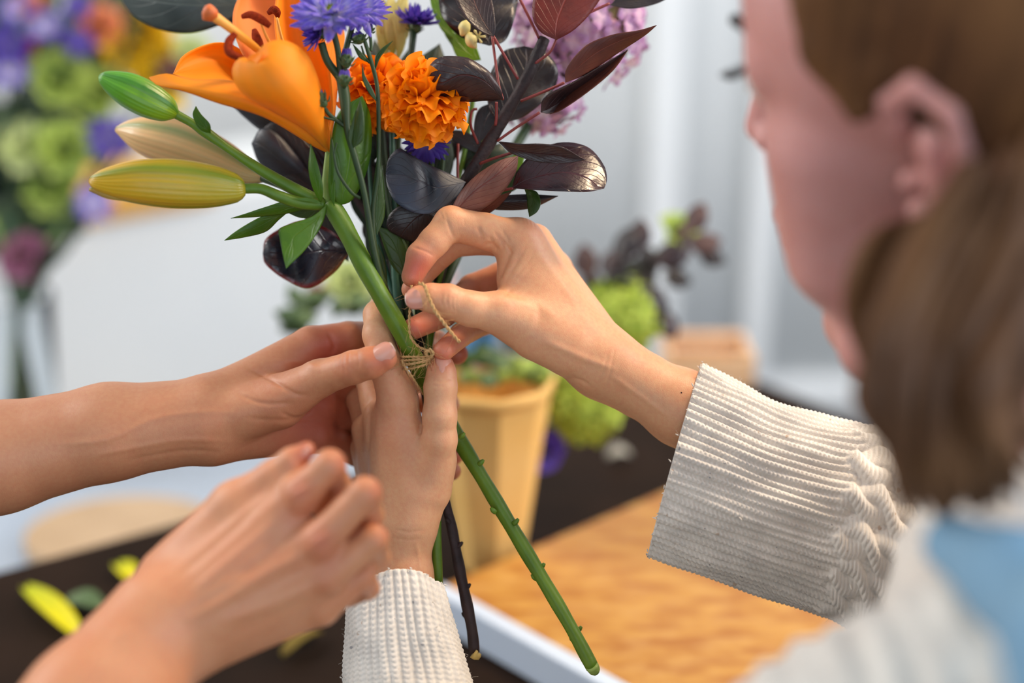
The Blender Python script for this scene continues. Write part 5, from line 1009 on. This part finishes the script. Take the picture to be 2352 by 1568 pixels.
# glass vase bouquet on the white table at the left
GL = 'flowers standing in the glass vase on the left'
gb = hit(62, 1092, ZW); zg = PX(gb[None])[0][2]
t = NT('clear glass'); t.b.inputs['Transmission Weight'].default_value = 1; t.b.inputs['Roughness'].default_value = .03; t.b.inputs['IOR'].default_value = 1.35; t.b.inputs['Base Color'].default_value = (.93, .97, 1, 1)
gv = empty('glass_vase', 'clear glass vase of flower stems standing on the white side table', 'vase', tuple(gb))
zcone('vase_wall', gb, [(.001, .0001), (.001, .040), (.004, .044), (.10, .047), (.23, .056), (.232, .0555), (.23, .0545), (.10, .0455), (.010, .042), (.010, .0001)], t.m, gv)
def sg(c, z): return [(c[0], c[1], z, 6), ((c[0]+50)/2, (c[1]+640)/2+40, (z+zg)/2, 6), (50+(c[0]-50)*.10, 660, zg, 6), (60-(c[0]-50)*.16, 1060, zg, 6)]
L_ = [('green_flower', 'green rose like flower, topmost in the left bouquet', (140, 170), 78, M_lis), ('green_flower', 'green yellow flower right of the topmost one in the left bouquet', (225, 205), 66, M_lis), ('green_flower', 'pale green flower at the left edge of the left bouquet', (58, 325), 72, M_lisp),
      ('green_flower', 'round green flower in the middle of the left bouquet', (150, 330), 80, M_lis), ('green_flower', 'low green flower in the left bouquet', (110, 425), 66, M_lis), ('green_flower', 'lowest pale green bloom above the glass vase', (120, 470), 50, M_lisp), ('orange_flower', 'salmon orange flower at the top of the left bouquet', (225, 50), 58, M_org),
      ('orange_flower', 'small salmon flower in the top left corner', (60, 5), 40, M_org), ('yellow_flower', 'large yellow flower left of the grey leaf', (310, 60), 110, M_yel), ('yellow_flower', 'wide yellow flower under the grey leaf', (370, 150), 96, M_yel), ('pink_flower', 'dusky pink flower hanging over the glass vase rim', (38, 580), 62, M_rose),
      ('red_flower', 'red flower between the purple asters at the left edge', (50, 110), 34, M_red), ('brown_flower', 'brown pink flower behind the long lily petal', (405, 165), 40, petalmat('brown pink petal', (140, 96, 84), (120, 80, 76), .6, .2)), ('cream_flower', 'cream flower behind the lily petals', (440, 110), 46, M_lisp)]
for i, (nm, lb, c, r_, m) in enumerate(L_):
    bloom(nm, lb, 'flower', GL, c, zg-30+rg.normal(0, 35), r_, m, (rg.normal(0, .3), .4, -.9), 18, 70+i, stem=sg(c, zg))
for i, (c, r_, lb) in enumerate((((104, 62), 40, 'upper purple aster in the left bouquet'), ((18, 105), 46, 'purple aster at the left edge, upper one'), ((20, 165), 42, 'purple aster at the left edge, lower one'), ((252, 320), 52, 'purple aster right of the green flowers'), ((40, 20), 40, 'purple aster in the top left corner'), ((180, 100), 36, 'dark violet aster under the salmon flower'), ((215, 470), 42, 'pale violet aster near the ochre worktop edge'), ((180, 15), 34, 'small violet aster at the top edge'))):
    e = empty('aster', lb, 'aster', tuple(P(c[0], c[1], zg)), GL); aster_head(e, c, (rg.normal(0, .3), .3, -.9), r_*1.15, zg-70, 30, 'd' if i % 2 else 'l', ((1, 8), (.85, 30)), 80+i, disk=.2); tube('stem', tpx(sg((c[0], c[1]+10), zg-30)), M_stem_dk, e, 7, 16)
fl = empty('leafy_foliage', 'dark green foliage filling the left bouquet', 'foliage', tuple(P(60, 560, zg)), GL)
M_dg = leafmat('deep green leaf', (38, 62, 40), (24, 44, 30), (60, 84, 56), .5, .12, 4, .3)
for k in range(170):
    x = -140+rg.random()*450; y = -20+rg.random()*560; 
    if x > 280-(y-100)*.35 and y > 140: x -= 160
    zz = zg+20+rg.random()*110; a = rg.random()*6.28; l_ = 90+50*rg.random(); dx, dy = math.cos(a)*l_, -math.sin(a)*l_; nx, ny = -dy*.34, dx*.34
    blade('leaf', (M_dg, M_leafd, M_dg)[k % 3], fl, (x-dx/2, y-dy/2, zz), (x+dx/2, y+dy/2, zz+10), [(x+nx, y+ny, zz)], [(x-nx, y-ny, zz+6)], bulge=5, nu=5, nv=8)
for k in range(12):
    x = -60+k*20; tube('stem', tpx([(x, 500, zg, 6), (40+(x-50)*.2, 650, zg, 6), (62-(x-50)*.45, 1062, zg+k % 3*10, 7)]), (M_stem_dk, M_teal, M_stem_lt)[k % 3], fl, 7, 14)
# things on the dark table
M_ypet = petalmat('fallen yellow petal', (206, 210, 20), (236, 226, 10), .5, .3, .4)
def flat(name, label, cat, a, b, w_, m, lift=.004):
    p, q = hit(*a, ZT+lift), hit(*b, ZT+lift); d = q-p; s = np.array([-d[1], d[0], 0]); s = s/np.linalg.norm(s)*w_; V = []
    for j in range(12):
        t_ = j/11
        for i in range(7):
            u = -1+2*i/6; V.append(p+d*t_+s*u*math.sin(math.pi*(t_*.9+.05))**.6+np.array([0, 0, .004*u*u+.006*math.sin(math.pi*t_)]))
    uv = np.stack(np.meshgrid(np.linspace(0, 1, 7), np.linspace(0, 1, 12)), -1).reshape(-1, 2)
    o = obj(name, mesh(V, grid_faces(7, 12), uv), m, None, solid=.0006); return tag(o, label, cat, 'trimmings fallen on the dark table')
flat('petal', 'long yellow petal lying on the dark table at the lower left', 'petal', (58, 1352), (186, 1470), .0105, M_ypet)
flat('petal', 'yellow petal half hidden behind the near hand', 'petal', (270, 1300), (310, 1345), .009, M_ypet)
flat('leaf_scrap', 'grey green leaf scrap beside the long yellow petal', 'leaf', (150, 1385), (235, 1400), .012, M_fg)
flat('petal', 'dull yellow petal below the near hand', 'petal', (650, 1510), (735, 1455), .007, petalmat('dull yellow petal', (130, 110, 40), (120, 100, 34), .6, .2))
flat('petal', 'small ochre petal touching the edge of the near hand', 'petal', (650, 1470), (700, 1452), .008, petalmat('ochre petal', (190, 150, 30), (170, 130, 30), .6, .2))
flat('petal', 'small pale petal on the dark table right of the kraft vase', 'petal', (1395, 1052), (1448, 1048), .011, petalmat('pale petal', (170, 164, 150), (180, 174, 160), .6, .2))
w0 = hit(1625, 872, ZT); M_bei = plain('pale wood', (222, 182, 140), (210, 168, 126), .5, 20)
cr = empty('wooden_crate', 'pale wooden crate at the far edge of the dark table', 'crate', tuple(w0)); x0, y0 = w0[0]-.045, w0[1]-.03
for k in range(2): box('slat', (x0, y0, ZT+.002+k*.02), (x0+.09, y0+.006, ZT+.018+k*.02), M_bei, cr, .001); box('slat', (x0, y0+.09, ZT+.002+k*.02), (x0+.09, y0+.096, ZT+.018+k*.02), M_bei, cr, .001); box('slat', (x0-.006, y0, ZT+.002+k*.02), (x0, y0+.096, ZT+.018+k*.02), M_bei, cr, .001); box('slat', (x0+.09, y0, ZT+.002+k*.02), (x0+.096, y0+.096, ZT+.018+k*.02), M_bei, cr, .001)
box('bottom_panel', (x0, y0+.006, ZT+.001), (x0+.09, y0+.09, ZT+.005), M_bei, cr, .0005)
